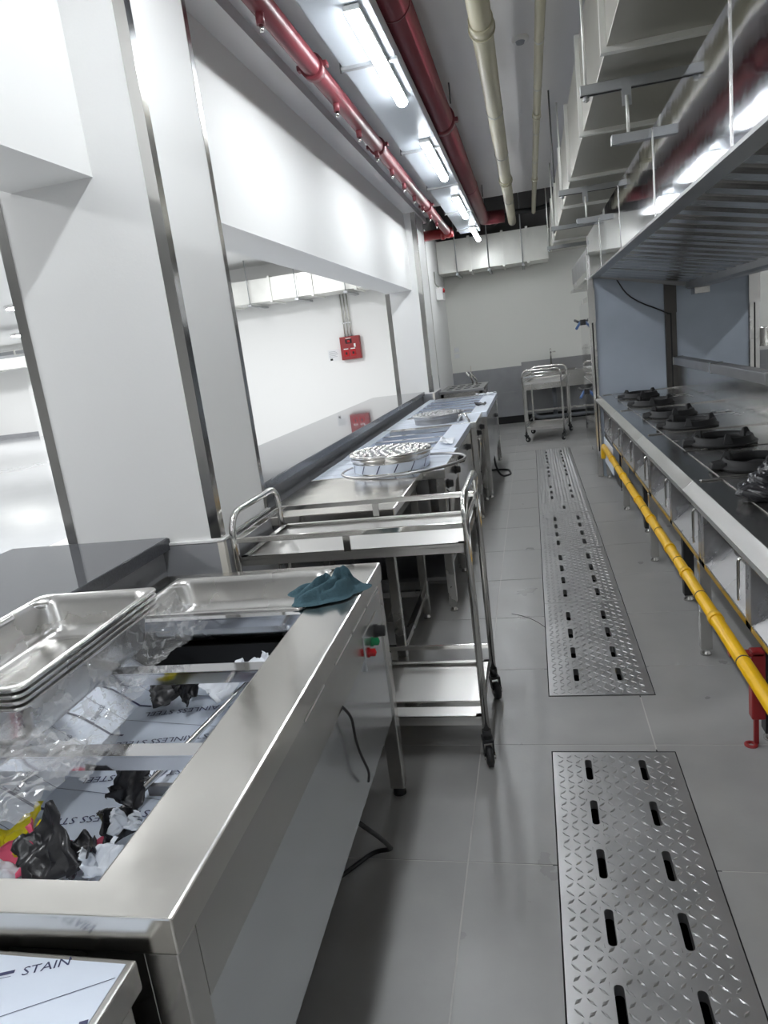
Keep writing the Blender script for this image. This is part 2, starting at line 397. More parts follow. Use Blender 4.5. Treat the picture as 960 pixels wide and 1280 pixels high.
# ================================================================== DRAIN GRATES
def tread_plate(y0, y1, slots, label, xs=(.086, .26), sl=.114, sw=.022):
    t = thing('drain_grate', label, 'floor grate', (.172, (y0+y1)/2, -.004), 'tread plate drain covers in a row')
    x0, x1 = TX0+.004, TX1-.004; y0 += .0025; y1 -= .0025
    mb = MB(); z = .001
    xe = [x0]
    for x in xs: xe += [x-.02, x+.02]
    xe.append(x1)
    ye = [y0]
    for s_ in sorted(slots): ye += [s_-sl/2-.006, s_+sl/2+.006]
    ye.append(y1)
    for i in range(len(xe)-1):
        for j in range(len(ye)-1):
            a, b, c, d = xe[i], xe[i+1], ye[j], ye[j+1]
            if i % 2 == 1 and j % 2 == 1:
                cx, cy = (a+b)/2, (c+d)/2
                inner = rrect(cx, cy, sw/2, sl/2, sw/2-.001, z, 4); n = len(inner); outer = []
                for q in inner:   # push each point to the cell border
                    dx, dy = q[0]-cx, q[1]-cy
                    if abs(dy) <= sl/2-sw/2+.0015 : outer.append((b if dx > 0 else a, q[1], z))
                    else:
                        k = min((b-cx)/max(abs(dx), 1e-6), 99)
                        px = cx+dx*(b-cx)/(sw/2); outer.append((px, d if dy > 0 else c, z))
                # corners
                base = []
                mb.add(inner+outer, [(q, (q+1) % n, n+(q+1) % n, n+q) for q in range(n)])
                lo = [(q[0], q[1], z-.03) for q in inner]
                mb.add(inner+lo, [(q, (q+1) % n, n+(q+1) % n, n+q) for q in range(n)])
                # corner fillers
                for sx, X in ((1, b), (-1, a)):
                    for sy, Yy in ((1, d), (-1, c)):
                        yy = cy+sy*(sl/2-sw/2+.001)
                        mb.add([(X, yy, z), (X, Yy, z), (cx+sx*(sw/2)*.98*(b-cx)/(sw/2), Yy, z)], [(0, 1, 2)])
            else:
                mb.add([(a, c, z), (b, c, z), (b, d, z), (a, d, z)], [(0, 1, 2, 3)])
    mb.add([(x0, y0, z), (x1, y0, z), (x1, y1, z), (x0, y1, z), (x0, y0, z-.006), (x1, y0, z-.006), (x1, y1, z-.006), (x0, y1, z-.006)],
           [(0, 1, 5, 4), (1, 2, 6, 5), (2, 3, 7, 6), (3, 0, 4, 7)])
    mb.build('plate', 'plate', t)
    lg = MB(); p = .0285; ni = int((x1-x0-.012)/p); nj = int((y1-y0-.01)/p)
    for i in range(ni):
        for j in range(nj):
            cx = x0+.012+p*(i+.5); cy = y0+.006+p*(j+.5)
            if any(abs(cx-x) < sw/2+.010 and abs(cy-s_) < sl/2+.010 for x in xs for s_ in slots): continue
            a = R(47) if (i+j) % 2 else R(-43)
            ca, sa = math.cos(a), math.sin(a); l, wd, h = (.0150, .0040, .0022) if (i+j) % 2 == 0 else (.0130, .0046, .0022)
            def q(u, v, zz): return (cx+u*ca-v*sa, cy+u*sa+v*ca, z+zz)
            lg.add([q(-l, 0, 0), q(0, -wd, 0), q(l, 0, 0), q(0, wd, 0), q(-l*.55, 0, h), q(l*.55, 0, h)],
                   [(0, 1, 4), (1, 5, 4), (1, 2, 5), (2, 3, 5), (3, 4, 5), (3, 0, 4)], False)
    o = lg.build('tread_pattern', 'plate', t); o['kind'] = 'stuff'
    return t
GL = ['steel tread plate drain cover with long twin slots, alone before the tile gap',
      'steel tread plate drain cover with four slot pairs beside the tile gap',
      'steel tread plate drain cover with four slot pairs, second beyond the tile gap',
      'steel tread plate drain cover with four slot pairs, third beyond the tile gap',
      'short steel tread plate drain cover with one single lifting slot',
      'steel tread plate drain cover with three slot pairs next to the short plate',
      'steel tread plate drain cover with three slot pairs, one before the last plate',
      'steel tread plate drain cover with four slot pairs at the trolley end']
tread_plate(.905, 2.27, (2.165, 1.945, 1.727, 1.508, 1.29, 1.07), GL[0])
tread_plate(2.67, 3.695, (2.85, 3.069, 3.287, 3.505), GL[1])
tread_plate(3.695, 4.69, (3.84, 4.059, 4.277, 4.495), GL[2])
tread_plate(4.69, 5.68, (4.833, 5.05, 5.27, 5.49), GL[3])
tread_plate(5.68, 6.03, (5.855,), GL[4], (.172,))
tread_plate(6.03, 7.02, (6.24, 6.46, 6.69), GL[5])
tread_plate(7.02, 7.87, (7.235, 7.455, 7.69), GL[6])
tread_plate(7.87, 8.94, (8.03, 8.245, 8.465, 8.69), GL[7])

# ================================================================== NEAR BAIN-MARIE COUNTER
CA = .0213
CR = Vector((-.479, .647, 0))
def onC(x, y, z):   # counter-local -> world
    return Vector((CR.x+x*math.cos(CA)-y*math.sin(CA), CR.y+x*math.sin(CA)+y*math.cos(CA), z))
def counter_frame(t, X, Y, L, W, H, op, legs=True, film=None, low=.30, panelmat='steely'):
    """t: root; X,Y front/near corner; counter runs to X-W and Y+L. op=(x0,x1,y0,y1) well opening (local)"""
    x0, x1, y0, y1 = op
    m = MB(); z0, z1 = H-.055, H
    def rr(a_, b_, c_, d_, z): return [(X+b_, Y+d_, z), (X+a_, Y+d_, z), (X+a_, Y+c_, z), (X+b_, Y+c_, z)]
    m.loops([rr(x0, x1, y0, y1, z0), rr(-W, 0, 0, L, z0), rr(-W, 0, 0, L, z1), rr(x0, x1, y0, y1, z1), rr(x0, x1, y0, y1, z0)], False, False)
    m.build('top_rim', film or 'steeltop', t, .003)
    return t
near = thing('bain_marie', 'large steel food warmer counter holding film scraps in its open well', 'food warmer', CR)
X, Y, H = CR.x, CR.y, .80
W, L = .735, 1.412
OX0, OX1, OY0, OY1 = -.672, -.138, .060, 1.376
counter_frame(near, X, Y, L, W, H, (OX0, OX1, OY0, OY1))
# front and side panels
bx('front_apron', 'steely', (X-.012, X-.004, Y+.055, Y+L-.055, .625, .744), near, .001)
o = bx('front_panel', 'panel', (X-.016, X-.010, Y+.055, Y+L-.05, .30, .628), near, .001)
bx('side_panel', 'steel', (X-W+.05, X-.055, Y+.010, Y+.016, .30, .744), near, .001)
bx('side_panel', 'steel', (X-W+.05, X-.055, Y+L-.016, Y+L-.010, .30, .744), near, .001)
bx('back_panel', 'dsteel', (X-W+.006, X-W+.012, Y+.05, Y+L-.05, .30, .744), near)
bx('bottom_panel', 'dsteel', (X-W+.02, X-.02, Y+.02, Y+L-.02, .30, .31), near)
for lx, ly in ((X-.052, Y+.004), (X-.052, Y+L-.054), (X-W+.004, Y+.004), (X-W+.004, Y+L-.054)):
    lg = MB().box(lx, lx+.048, ly, ly+.05, 0.03, .744).build('leg', 'steel', near, .003)
    MB().lathe([(.018, .03), (.020, .012), (.022, 0), (.001, 0)], (lx+.024, ly+.025, 0), 14).build('foot', 'rubber', lg)
# peeled-film slits along the apron
for ya_, yb_ in ((.55, .70), (.80, .97), (.99, 1.15), (1.17, 1.33)):
    MB().box(X+.0005, X+.0015, Y+ya_, Y+yb_, .7462, .7512).build('film_remnant', 'white', near)
# well
wz = .615
wl = MB()
wl.box(X+OX0, X+OX1, Y+OY0, Y+OY1, wz-.004, wz)
o = wl.build('well_floor', 'film', near)
bx('well_wall', 'panel', (X+OX0-.004, X+OX0, Y+OY0, Y+OY1, wz, .79), near)
MB().hexa([(X+OX0, Y+OY0, .685), (X+OX0, Y+1.03, .685), (X+OX0+.10, Y+1.03, wz+.001), (X+OX0+.10, Y+OY0, wz+.001)], [(X+OX0, Y+OY0, .675), (X+OX0, Y+1.03, .675), (X+OX0+.09, Y+1.03, wz), (X+OX0+.09, Y+OY0, wz)]).build('sloped_film_wall', 'film', near)
for q in ((X+OX0+.002, X+OX1-.002, Y+1.062, Y+1.37, wz+.002, wz+.006), (X+OX0+.002, X+OX1-.002, Y+1.055, Y+1.062, wz+.001, .699)): bx('dark_liner', 'dark', q, near)  # dark sheets standing in for the shade beneath the far pan
bx('well_wall', 'film', (X+OX1, X+OX1+.004, Y+OY0, Y+OY1, wz, .79), near)
bx('well_wall', 'steel', (X+OX0, X+OX1, Y+OY0-.004, Y+OY0, wz, .79), near); bx('well_wall', 'steel', (X+OX0, X+OX1, Y+OY1, Y+OY1+.004, wz, .79), near)
# dividing bars: inverted U channels
BARS = (.378, .708, 1.028)
for b in BARS:
    MB().box(X+OX0-.002, X+OX1+.002, Y+b-.020, Y+b+.020, .793, .797).box(X+OX0, X+OX1, Y+b-.020, Y+b-.018, .768, .795).box(X+OX0, X+OX1, Y+b+.018, Y+b+.020, .768, .795).build('divider_bar', 'mirror', near)
# heating tube loop on the well floor
hp = fillet([(X-.32, Y+.30, wz+.05), (X-.36, Y+.30, wz+.05), (X-.36, Y+1.25, wz+.05), (X-.245, Y+1.25, wz+.05), (X-.245, Y+.30, wz+.05), (X-.30, Y+.27, wz+.05)], .05)
hp = fillet([(X-.290, Y+.375, wz+.030), (X-.350, Y+.365, wz+.030), (X-.275, Y+1.0, wz+.030), (X-.205, Y+1.0, wz+.030), (X-.255, Y+.50, wz+.030)], .035)
MB().tube(hp, .0075, 10).build('heating_tube', 'chrome', near)
for yy in (.5, 1.1): MB().box(X-.34, X-.22, Y+yy, Y+yy+.012, wz, wz+.022).build('tube_clip', 'dsteel', near)
# print on the well film
pr = MB(); zz = wz+.0012
def P3(u, v): return Vector((X+u, Y+v, zz))
slope = lambda u, v: (X+OX0+u, Y+v, .6865-(.686-wz-.001)*u/.10)
for k, v in enumerate((.16, .30, .44, .58, .72, .86)):
    a = Matrix.Translation(P3(-.42, v-.012)) @ Matrix.Rotation(R(180+9), 4, 'Z')
    put_text(pr, 'STAINLESS STEEL', .030, a)
    strip(pr, P3(-.572, v+.018), P3(-.535, v+.012), .007, (0, 0, 1)); strip(pr, slope(.10, v+.018), slope(.03, v+.018), .007, (.58, 0, .81)); strip(pr, slope(.032, v+.018), slope(.005, v+.006), .007, (.58, 0, .81))
    strip(pr, P3(-.572, v+.085), P3(-.145, v+.022), .0014, (0, 0, 1)); strip(pr, slope(.10, v+.085), slope(.004, v+.085), .0014, (.58, 0, .81))
    strip(pr, P3(-.285, v-.040), P3(-.16, v-.058), .006, (0, 0, 1))
    put_text(pr, 'STAINLESS', .016, Matrix.Translation(Vector(slope(.05, v+.055))) @ Matrix.Rotation(math.atan2(.07, .10), 4, 'Y') @ Matrix.Rotation(R(100), 4, 'Z'))
pr.build('film_print', 'navy', near)
# control panel
cp = bx('control_panel', 'panel', (X-.011, X-.001, Y+1.09, Y+1.29, .585, .69), near, .002)
MB().lathe([(.020, 0), (.020, .006), (.017, .008), (.016, .028), (.001, .030)], (X-.001, Y+1.235, .645), 20, 'x').build('knob', 'rubber', cp)
MB().lathe([(.014, 0), (.014, .004), (.011, .006), (.011, .020), (.001, .024)], (X-.001, Y+1.175, .638), 18, 'x').build('green_button', 'green', cp)
MB().lathe([(.014, 0), (.014, .004), (.011, .006), (.011, .020), (.001, .024)], (X-.001, Y+1.12, .630), 18, 'x').build('red_button', 'redlens', cp)
MB().tube(fillet([(X-.013, Y+.82, .64), (X+.012, Y+.83, .60), (X+.005, Y+.86, .50), (X+.016, Y+.90, .40), (X+.004, Y+.92, .36)], .05), .0036, 8).build('power_lead', 'cable', near)
near.rotation_euler.z = CA
cb = MB().tube(fillet([(-.52, 1.50, .29), (-.49, 1.60, .16), (-.50, 1.72, .03), (-.56, 1.74, .006), (-.64, 1.63, .006), (-.72, 1.50, .006)], .12, 8), .0065, 8).build('power_cable', 'cable')
tag(cb, 'black power cable hanging under the near food warmer and trailing on the floor', 'cable')

# --- pans
def gn_pan(name, label, loc, rz, group=None, depth=.10):
    """gastronorm pan, origin at the base, long side along local y"""
    t = thing(name, label, 'food pan', (0, 0, 0), group)
    hx, hy = .1625, .265
    def ring(ix, r, z): return rrect(0, 0, hx-ix, hy-ix, r, z, 6)
    d = depth
    MB().loops([ring(.0, .022, d-.004), ring(0, .022, d), ring(.002, .021, d+.0012), ring(.010, .030, d+.0012), ring(.014, .045, d-.003), ring(.019, .046, d-.016), ring(.026, .048, .030),
                ring(.030, .048, .016), ring(.040, .045, .005), ring(.058, .04, .0), ], True, True).build('pan_body', 'pan', t, solid=.0012)
    rm = MB().loops([ring(-.0006, .022, d-.005), ring(-.0015, .022, d-.002), ring(-.0006, .022, d+.0008), ring(.0006, .022, d+.0016), ring(.003, .02, d+.0018)], True, False)
    rm.build('rolled_rim', 'steel', t)
    t.location = loc; t.rotation_euler.z = rz
    return t
sp = onC(-.645, .63, .80)
PL = ['shallow steel food pan at the bottom of the leaning pan stack', 'shallow steel food pan, second from the bottom of the pan stack',
      'shallow steel food pan, just under the top one of the stack', 'empty shallow steel food pan on top of the pan stack']
for k in range(4):
    gn_pan('food_pan', PL[k], (-1.103+.002*k, 1.245-.002*k, .799+.0135*k), .03+.004*k, 'nested food pans')
fp = onC(-.4065, 1.207, 0)
gn_pan('food_pan', 'single steel food pan set into the far slot of the food warmer', (fp.x, fp.y, .701), CA+R(90))

# --- cloth
def cloth_fn(u, v):
    x = (u-.5); y = (v-.5); r = math.hypot(x, y)*2
    a = math.atan2(y, x)
    rad = .086*(1+.16*math.sin(3*a+1)+.09*math.sin(5*a+.4))
    k = max(abs(x), abs(y))*2
    X_ = math.cos(a)*rad*k*1.25; Y_ = math.sin(a)*rad*k
    n1 = noise.noise(Vector((X_*14, Y_*14, 3.1))); n2 = noise.noise(Vector((X_*34, Y_*34, 7.7)))
    w_ = max(0., 1-k**3)
    h = .013*(1-k**2)+.008*n1*w_
    for (ax, ay, bx_, by_, A, wd) in FOLDS:
        dx, dy = bx_-ax, by_-ay; tt = max(0., min(1., ((X_-ax)*dx+(Y_-ay)*dy)/(dx*dx+dy*dy)))
        bow = .012*math.sin(tt*math.pi*1.3+A*90)
        px, py = ax+dx*tt-dy*bow*8, ay+dy*tt+dx*bow*8
        q = ((X_-px)**2+(Y_-py)**2)/(wd*wd)
        h += A*math.exp(-q**1.4)*(.55+.45*math.sin(tt*2.6+.3))*(.35+.65*w_)
    return (X_+.008*n2+.006*n1, Y_+.008*n1, max(.001, h+.004*n2*w_+.003*k))
FOLDS = ((-.085, -.03, .02, .055, .030, .013), (-.06, -.055, .05, .015, .034, .012), (.0, -.06, .075, -.01, .026, .011), (.02, .02, .09, .05, .036, .014),
         (.045, -.045, .06, .06, .030, .011), (-.09, .02, -.03, .05, .022, .012), (-.02, -.02, .01, .04, .020, .010))
ct = MB().grid(cloth_fn, 96, 96).build('cleaning_cloth', 'cloth')
q = onC(-.103, 1.138, .8); ct.location = (q.x, q.y, .8015); ct.rotation_euler.z = R(12)
tag(ct, 'crumpled teal blue cleaning cloth on the rim of the food warmer', 'cloth')

# --- clear wrap hanging off the pan stack
def wrap_fn(u, v):
    # u along the stack (far -> near), v from the rim outwards/down
    y = 1.58-.66*u
    spread = .045+.16*max(0, u-.35)**1.2
    x = -.935-.02*u+v*spread*1.35-.02*(1-v)
    z = .838-.012*u+.062*math.exp(-(v*3.2)**2)*.9-.035*v*(1-.2*u)
    p = Vector((x*15, y*15, z*8)); n = noise.noise(p); n2 = noise.noise(p*2.7); n3 = noise.noise(p*6.5)
    d = .022*n+.016*(abs(n2)*2-.5)+.013*(abs(n3)*2-.4)
    return (x+d*.7+.010*n2, y+.012*n3, max(z+d, .803+.004*n3+.0))
wp = MB().grid(wrap_fn, 110, 46, False).build('plastic_wrap', 'clear')
tag(wp, 'crumpled clear plastic wrap hanging off the side of the pan stack', 'plastic wrap')
def wrap2_fn(u, v):
    x = -1.27+.48*u; y = .80+.22*v
    p = Vector((x*13, y*13, 5.0)); n = noise.noise(p); n2 = noise.noise(p*2.5); n3 = noise.noise(p*6)
    edge = min(u, 1-u, v, 1-v)*4
    z = .822+.030*n+.024*abs(n2)+.010*abs(n3)+.02*v
    return (x+.02*n2, y+.02*n3+.04*math.sin(u*6), max(z, .803))
wp = MB().grid(wrap2_fn, 80, 44, False).build('plastic_wrap', 'clear')
tag(wp, 'bunched clear plastic wrap lying across the divider bar before the pan stack', 'plastic wrap')

# --- film scraps in the well
def scrap(name, label, m, loc, size, curl, rot, seed, group='torn film scraps in the well', back=None):
    size = (size[0]*.72, size[1]*.72)
    def fn(u, v):
        a = (u-.5)*curl; r = size[0]/max(curl, .01)
        x = r*math.sin(a); z = r*(1-math.cos(a))
        y = (v-.5)*size[1]*(1-.5*u*math.sin(seed*3.1+u*2))
        n = noise.noise(Vector((u*3+seed, v*3, seed))); n2 = noise.noise(Vector((u*7, v*7+seed, 1)))
        return (x+.012*n2, y+.014*n, z+.016*n+.008*abs(n2))
    mb = MB().grid(fn, 18, 12)
    e = Matrix.Rotation(rot[2], 4, 'Z') @ Matrix.Rotation(rot[1], 4, 'Y') @ Matrix.Rotation(rot[0], 4, 'X')
    mb.v = [e @ q for q in mb.v]
    lo = min(q.z for q in mb.v); mb.v = [q-Vector((0, 0, lo)) for q in mb.v]
    o = mb.build(name, m, None, solid=.0006); o.location = loc
    return tag(o, label, 'film scrap', group)
S = wz+.004
def wpos(x, y, dz=0): q = onC(x+.015, y-.03, S+dz); return tuple(q)
scrap('film_scrap', 'folded yellow film scrap at the far left of the near slot', 'yellowfilm', wpos(-.545, .375), (.12, .14), .9, (0, -.3, .4), 1)
scrap('film_scrap', 'curled pink film scrap beside the yellow one', 'pinkfilm', wpos(-.495, .30), (.24, .17), 2.6, (.2, -.3, .6), 2)
scrap('film_scrap', 'curled yellow film strip between the pink and black scraps', 'yellowfilm', wpos(-.465, .345, .004), (.12, .05), 2.8, (.4, -.4, 1.1), 3)
scrap('film_scrap', 'pale grey curl of film in front of the black scraps', 'whitefilm', wpos(-.45, .30, .004), (.16, .09), 2.2, (.1, -.4, .5), 4)
scrap('film_scrap', 'big folded black film scrap lying against the near well wall', 'blackfilm', wpos(-.40, .285, .01), (.13, .13), .7, (.7, -.5, .5), 5)
scrap('film_scrap', 'crumpled black film scrap in the middle of the near slot', 'blackfilm', wpos(-.345, .30, .01), (.13, .10), 1.8, (.5, -.2, -.6), 6)
scrap('film_scrap', 'white film scrap with a navy edge between two black scraps', 'whitefilm', wpos(-.31, .29, .02), (.10, .06), 1.2, (.6, .3, 1.0), 7)
scrap('film_scrap', 'upright black film roll under the front rim', 'blackfilm', wpos(-.335, .385, .01), (.14, .10), 3.4, (1.1, .1, .9), 8)
scrap('film_scrap', 'twisted black and grey film scrap by the heating tube', 'blackfilm', wpos(-.32, .43, .05), (.10, .09), 2.0, (.9, .4, .3), 9)
scrap('film_scrap', 'small pale film scrap by the upright black roll', 'whitefilm', wpos(-.30, .37, .04), (.08, .05), 1.4, (.8, .1, .2), 10)
scrap('film_scrap', 'red and yellow film strip tucked behind the black scraps', 'pinkfilm', wpos(-.37, .345, .006), (.11, .03), 1.8, (.4, .3, .9), 11)
scrap('film_scrap', 'torn black film scrap in the middle slot under the bar', 'blackfilm', wpos(-.485, .90, .02), (.14, .12), 1.5, (.5, -.3, .4), 12)
scrap('film_scrap', 'second torn black film scrap beside the pale one in the middle slot', 'blackfilm', wpos(-.425, .89, .02), (.09, .08), 1.1, (.8, .2, -.4), 13)
scrap('film_scrap', 'crumpled white film scrap with print beside the front rim', 'whitefilm', wpos(-.335, .90, .03), (.16, .10), 1.6, (.6, -.3, 1.0), 14)
scrap('film_scrap', 'flat white film strip lying across the middle slot', 'whitefilm', wpos(-.39, .96, .02), (.17, .05), .3, (.2, -.1, .3), 15)
scrap('film_scrap', 'clear grey film bag pushed under the third bar', 'whitefilm', wpos(-.27, .97, .05), (.12, .12), 2.2, (.2, -.2, .8), 16)

# ================================================================== FOREGROUND FILM-COVERED CABINET
fx, fy = -.525, .629
t = thing('cabinet', 'low steel cabinet with printed white protective film on its top', 'cabinet', (fx-.35, fy-.45, 0))
MB().box(fx-.70, fx, fy-.90, fy, .712, .755).build('cabinet_top', 'steel', t, .003)
tf = bx('top_film', 'film', (fx-.695, fx-.010, fy-.89, fy-.008, .755, .7558), t)
bx('body', 'steel', (fx-.69, fx-.012, fy-.88, fy-.012, .10, .712), t, .003)
bx('side_seam', 'dsteel', (fx-.012, fx-.0105, fy-.80, fy-.11, .12, .70), t)
for sx in (fx-.67, fx-.07):
    for sy in (fy-.86, fy-.07): bx('leg', 'steel', (sx, sx+.04, sy, sy+.04, 0, .10), t)
pr = MB(); zz = .7562
def T(u, v): return Vector((fx+u, fy+v, zz))
a = math.atan2(.024, .06)
put_text(pr, 'STAIN', .0185, Matrix.Translation(T(-.112, -.020)) @ Matrix.Rotation(.36, 4, 'Z') @ Matrix.Scale(1.15, 4, (1, 0, 0)))
strip(pr, T(-.24, -.062), T(-.150, -.030), .0050, (0, 0, 1)); strip(pr, T(-.24, -.069), T(-.150, -.037), .0008, (0, 0, 1))
strip(pr, T(-.32, -.195), T(-.012, -.028), .0010, (0, 0, 1)); strip(pr, T(-.32, -.29), T(-.012, -.123), .0010, (0, 0, 1))
put_text(pr, 'STAINLESS STEEL', .0185, Matrix.Translation(T(-.120, -.140)) @ Matrix.Rotation(.42, 4, 'Z') @ Matrix.Scale(1.15, 4, (1, 0, 0)))
strip(pr, T(-.020, -.088), T(-.011, -.084), .006, (0, 0, 1))
pr.build('film_print', 'navy', t)

# ================================================================== TROLLEYS
def caster(mb_t, x, y, ang, r=.036, nm='caster'):
    c = MB()
    c.cyl((x, y, .125), (x, y, .088), .016, 14)
    e = Matrix.Translation((x, y, 0)) @ Matrix.Rotation(ang, 4, 'Z')
    for s_ in (-1, 1): c.hexa([e @ Vector(q) for q in ((-.022, s_*.016, .092), (.022, s_*.016, .092), (.034, s_*.016, .032), (.014, s_*.016, .028))],
                              [e @ Vector(q) for q in ((-.022, s_*.0185, .092), (.022, s_*.0185, .092), (.034, s_*.0185, .032), (.014, s_*.0185, .028))])
    c.box(-.024, .024, -.0185, .0185, .085, .094, e)
    o = c.build(nm, 'rubber', mb_t)
    w_ = MB().lathe([(.001, -.013), (r*.7, -.013), (r, -.008), (r, .008), (r*.7, .013), (.001, .013)], (0, 0, 0), 20, 'y')
    w_.v = [e @ (q+Vector((.022, 0, r))) for q in w_.v]
    w_.build('wheel', 'rubber', o)
    h = MB().cyl((0, -.0205, 0), (0, .0205, 0), .012, 12)
    h.v = [e @ (q+Vector((.022, 0, r))) for q in h.v]
    h.build('axle_hub', 'chrome', o)
def trolley(label, cx, cy, L, D, top=.955, s1=.80, s2=.17, rz=0., angs=(-1.1, -.9, .4, .7)):
    t = thing('service_trolley', label, 'trolley', (cx, cy, 0))
    hx, hy = L/2, D/2
    for k, sx in enumerate((-1, 1)):
        x = cx+sx*hx
        MB().tube(fillet([(x, cy-hy, .12), (x, cy-hy, top), (x, cy+hy, top), (x, cy+hy, .12)], .085, 8), .0125, 12).build('end_frame', 'chrome', t)
    for zt in (s1, s2):
        m = MB(); a, b, c, d = cx-hx+.012, cx+hx-.012, cy-hy+.010, cy+hy-.010
        m.box(a, b, c, d, zt-.014, zt-.012)
        for q in ((a, b, c, c+.003), (a, b, d-.003, d), (a, a+.003, c, d), (b-.003, b, c, d)): m.box(q[0], q[1], q[2], q[3], zt-.034, zt)
        for q in ((a, b, c, c+.022), (a, b, d-.022, d), (a, a+.022, c, d), (b-.022, b, c, d)): m.box(q[0], q[1], q[2], q[3], zt-.002, zt)
        sh = m.build('shelf', 'satin', t)
        zr = zt+.062 if zt == s1 else zt+.055
        for yy in (cy-hy, cy+hy):
            rl = MB().box(cx-hx, cx+hx, yy-.004, yy+.004, zr-.010, zr+.010).build('guard_rail', 'chrome', t, .002)
            MB().box(cx-.012, cx+.012, yy-.003, yy+.003, zt-.002, zr-.010).build('rail_post', 'chrome', rl)
        if zt == s1:
            for xx in (cx-hx, cx+hx): MB().box(xx-.004, xx+.004, cy-hy, cy+hy, zr-.010, zr+.010).build('guard_rail', 'chrome', t, .002)
    i = 0
    for sx in (-1, 1):
        for sy in (-1, 1):
            caster(t, cx+sx*hx, cy+sy*hy, angs[i]); i += 1
    t.rotation_euler.z = rz
    return t
trolley('two-tier chrome service trolley parked across the end of the food warmer', -.652, 2.445, .81, .47, angs=(.3, .8, -1.35, -1.2))
trolley('two-tier chrome service trolley in front of the wall sink', .16, 10.05, .78, .50, top=.95, s1=.80, s2=.19, rz=R(82), angs=(2.6, -2.0, -.6, 1.2))

# ================================================================== EQUIPMENT LINE BEHIND THE TROLLEY
def square_leg(t, x, y, z1, w_=.04, m='steel', z0=.03):
    lg = MB().box(x-w_/2, x+w_/2, y-w_/2, y+w_/2, z0, z1).build('leg', m, t, .002)
    MB().lathe([(w_*.36, z0), (w_*.36, .016), (w_*.5, .008), (w_*.5, 0), (.001, 0)], (x, y, 0), 14).build('foot', 'steel', lg)
    return lg
def knob_x(p, x, y, z, r=.022, name='knob'):
    """rotary knob standing out towards +x"""
    return MB().lathe([(r*1.2, 0), (r*1.2, .005), (r, .007), (r*.85, .03), (.001, .032)], (x, y, z), 18, 'x').build(name, 'rubber', p)
# work table
x0, x1, y0, y1 = -1.225, -.605, 2.80, 3.612
t = thing('work_table', 'bare steel work table with an open frame behind the service trolley', 'table', ((x0+x1)/2, (y0+y1)/2, 0))
MB().box(x0, x1, y0, y1, .762, .80).build('table_top', 'steeltop', t, .003)
for lx in (x0+.05, x1-.05):
    for ly in (y0+.05, y1-.05): square_leg(t, lx, ly, .762)
for ly in (y0+.05, y1-.05): bx('stretcher', 'steel', (x0+.07, x1-.07, ly-.015, ly+.015, .13, .16), t)
for lx in (x0+.05, x1-.05): bx('stretcher', 'steel', (lx-.015, lx+.015, y0+.07, y1-.07, .13, .16), t)
bx('apron', 'dsteel', (x0+.03, x1-.03, y0+.03, y1-.03, .70, .762), t)

def warmer(label, Xf, Ya, Yb, Xb=-1.225, H=.80, bars=3, rim=.145, knobs=(), low=.30, fm='film', ends=.09):
    t = thing('bain_marie', label, 'food warmer', ((Xf+Xb)/2, (Ya+Yb)/2, 0))
    a, b, c, d = Xb+.07, Xf-rim, Ya+ends, Yb-ends
    z0 = H-.05
    m = MB(); m.box(b, Xf, Ya, Yb, z0, H).build('front_rim', fm, t, .003)
    MB().box(Xb, a, Ya, Yb, z0, H).build('back_rim', fm, t, .003)
    MB().box(a, b, Ya, c, z0, H).build('end_rim', 'steeltop', t, .003); MB().box(a, b, d, Yb, z0, H).build('end_rim', 'steeltop', t, .003)
    bx('well_floor', 'film', (a, b, c, d, H-.20, H-.196), t)
    for q in ((a-.003, a, c, d), (b, b+.003, c, d), (a, b, c-.003, c), (a, b, d, d+.003)): bx('well_wall', 'film', (q[0], q[1], q[2], q[3], H-.196, H-.05), t)
    for k in range(bars):
        y = c+(d-c)*(k+1)/(bars+1)
        bx('divider_bar', 'mirror', (a-.002, b+.002, y-.022, y+.022, H-.032, H-.004), t, .002)
    pr = MB()
    n = int((d-c)/.14)
    for k in range(n):
        y = c+(d-c)*(k+.5)/n
        strip(pr, (a, y, H-.1945), (b, y-.03, H-.1945), .012, (0, 0, 1))
    for k in range(4):
        x = a+(b-a)*(k+.5)/4
        strip(pr, (x, c, H-.1945), (x, d, H-.1945), .009, (0, 0, 1))
    pr.build('film_print', 'navy', t)
    bx('front_panel', 'panel', (Xf-.02, Xf-.012, Ya+.05, Yb-.05, low, z0), t)
    bx('side_panel', 'steel', (Xb+.04, Xf-.05, Ya+.012, Ya+.018, low, z0), t); bx('side_panel', 'steel', (Xb+.04, Xf-.05, Yb-.018, Yb-.012, low, z0), t)
    for lx in (Xb+.03, Xf-.03):
        for ly in (Ya+.03, Yb-.03): square_leg(t, lx, ly, z0, .045)
    for (ky, kz) in knobs: knob_x(t, Xf-.012, ky, kz)
    return t
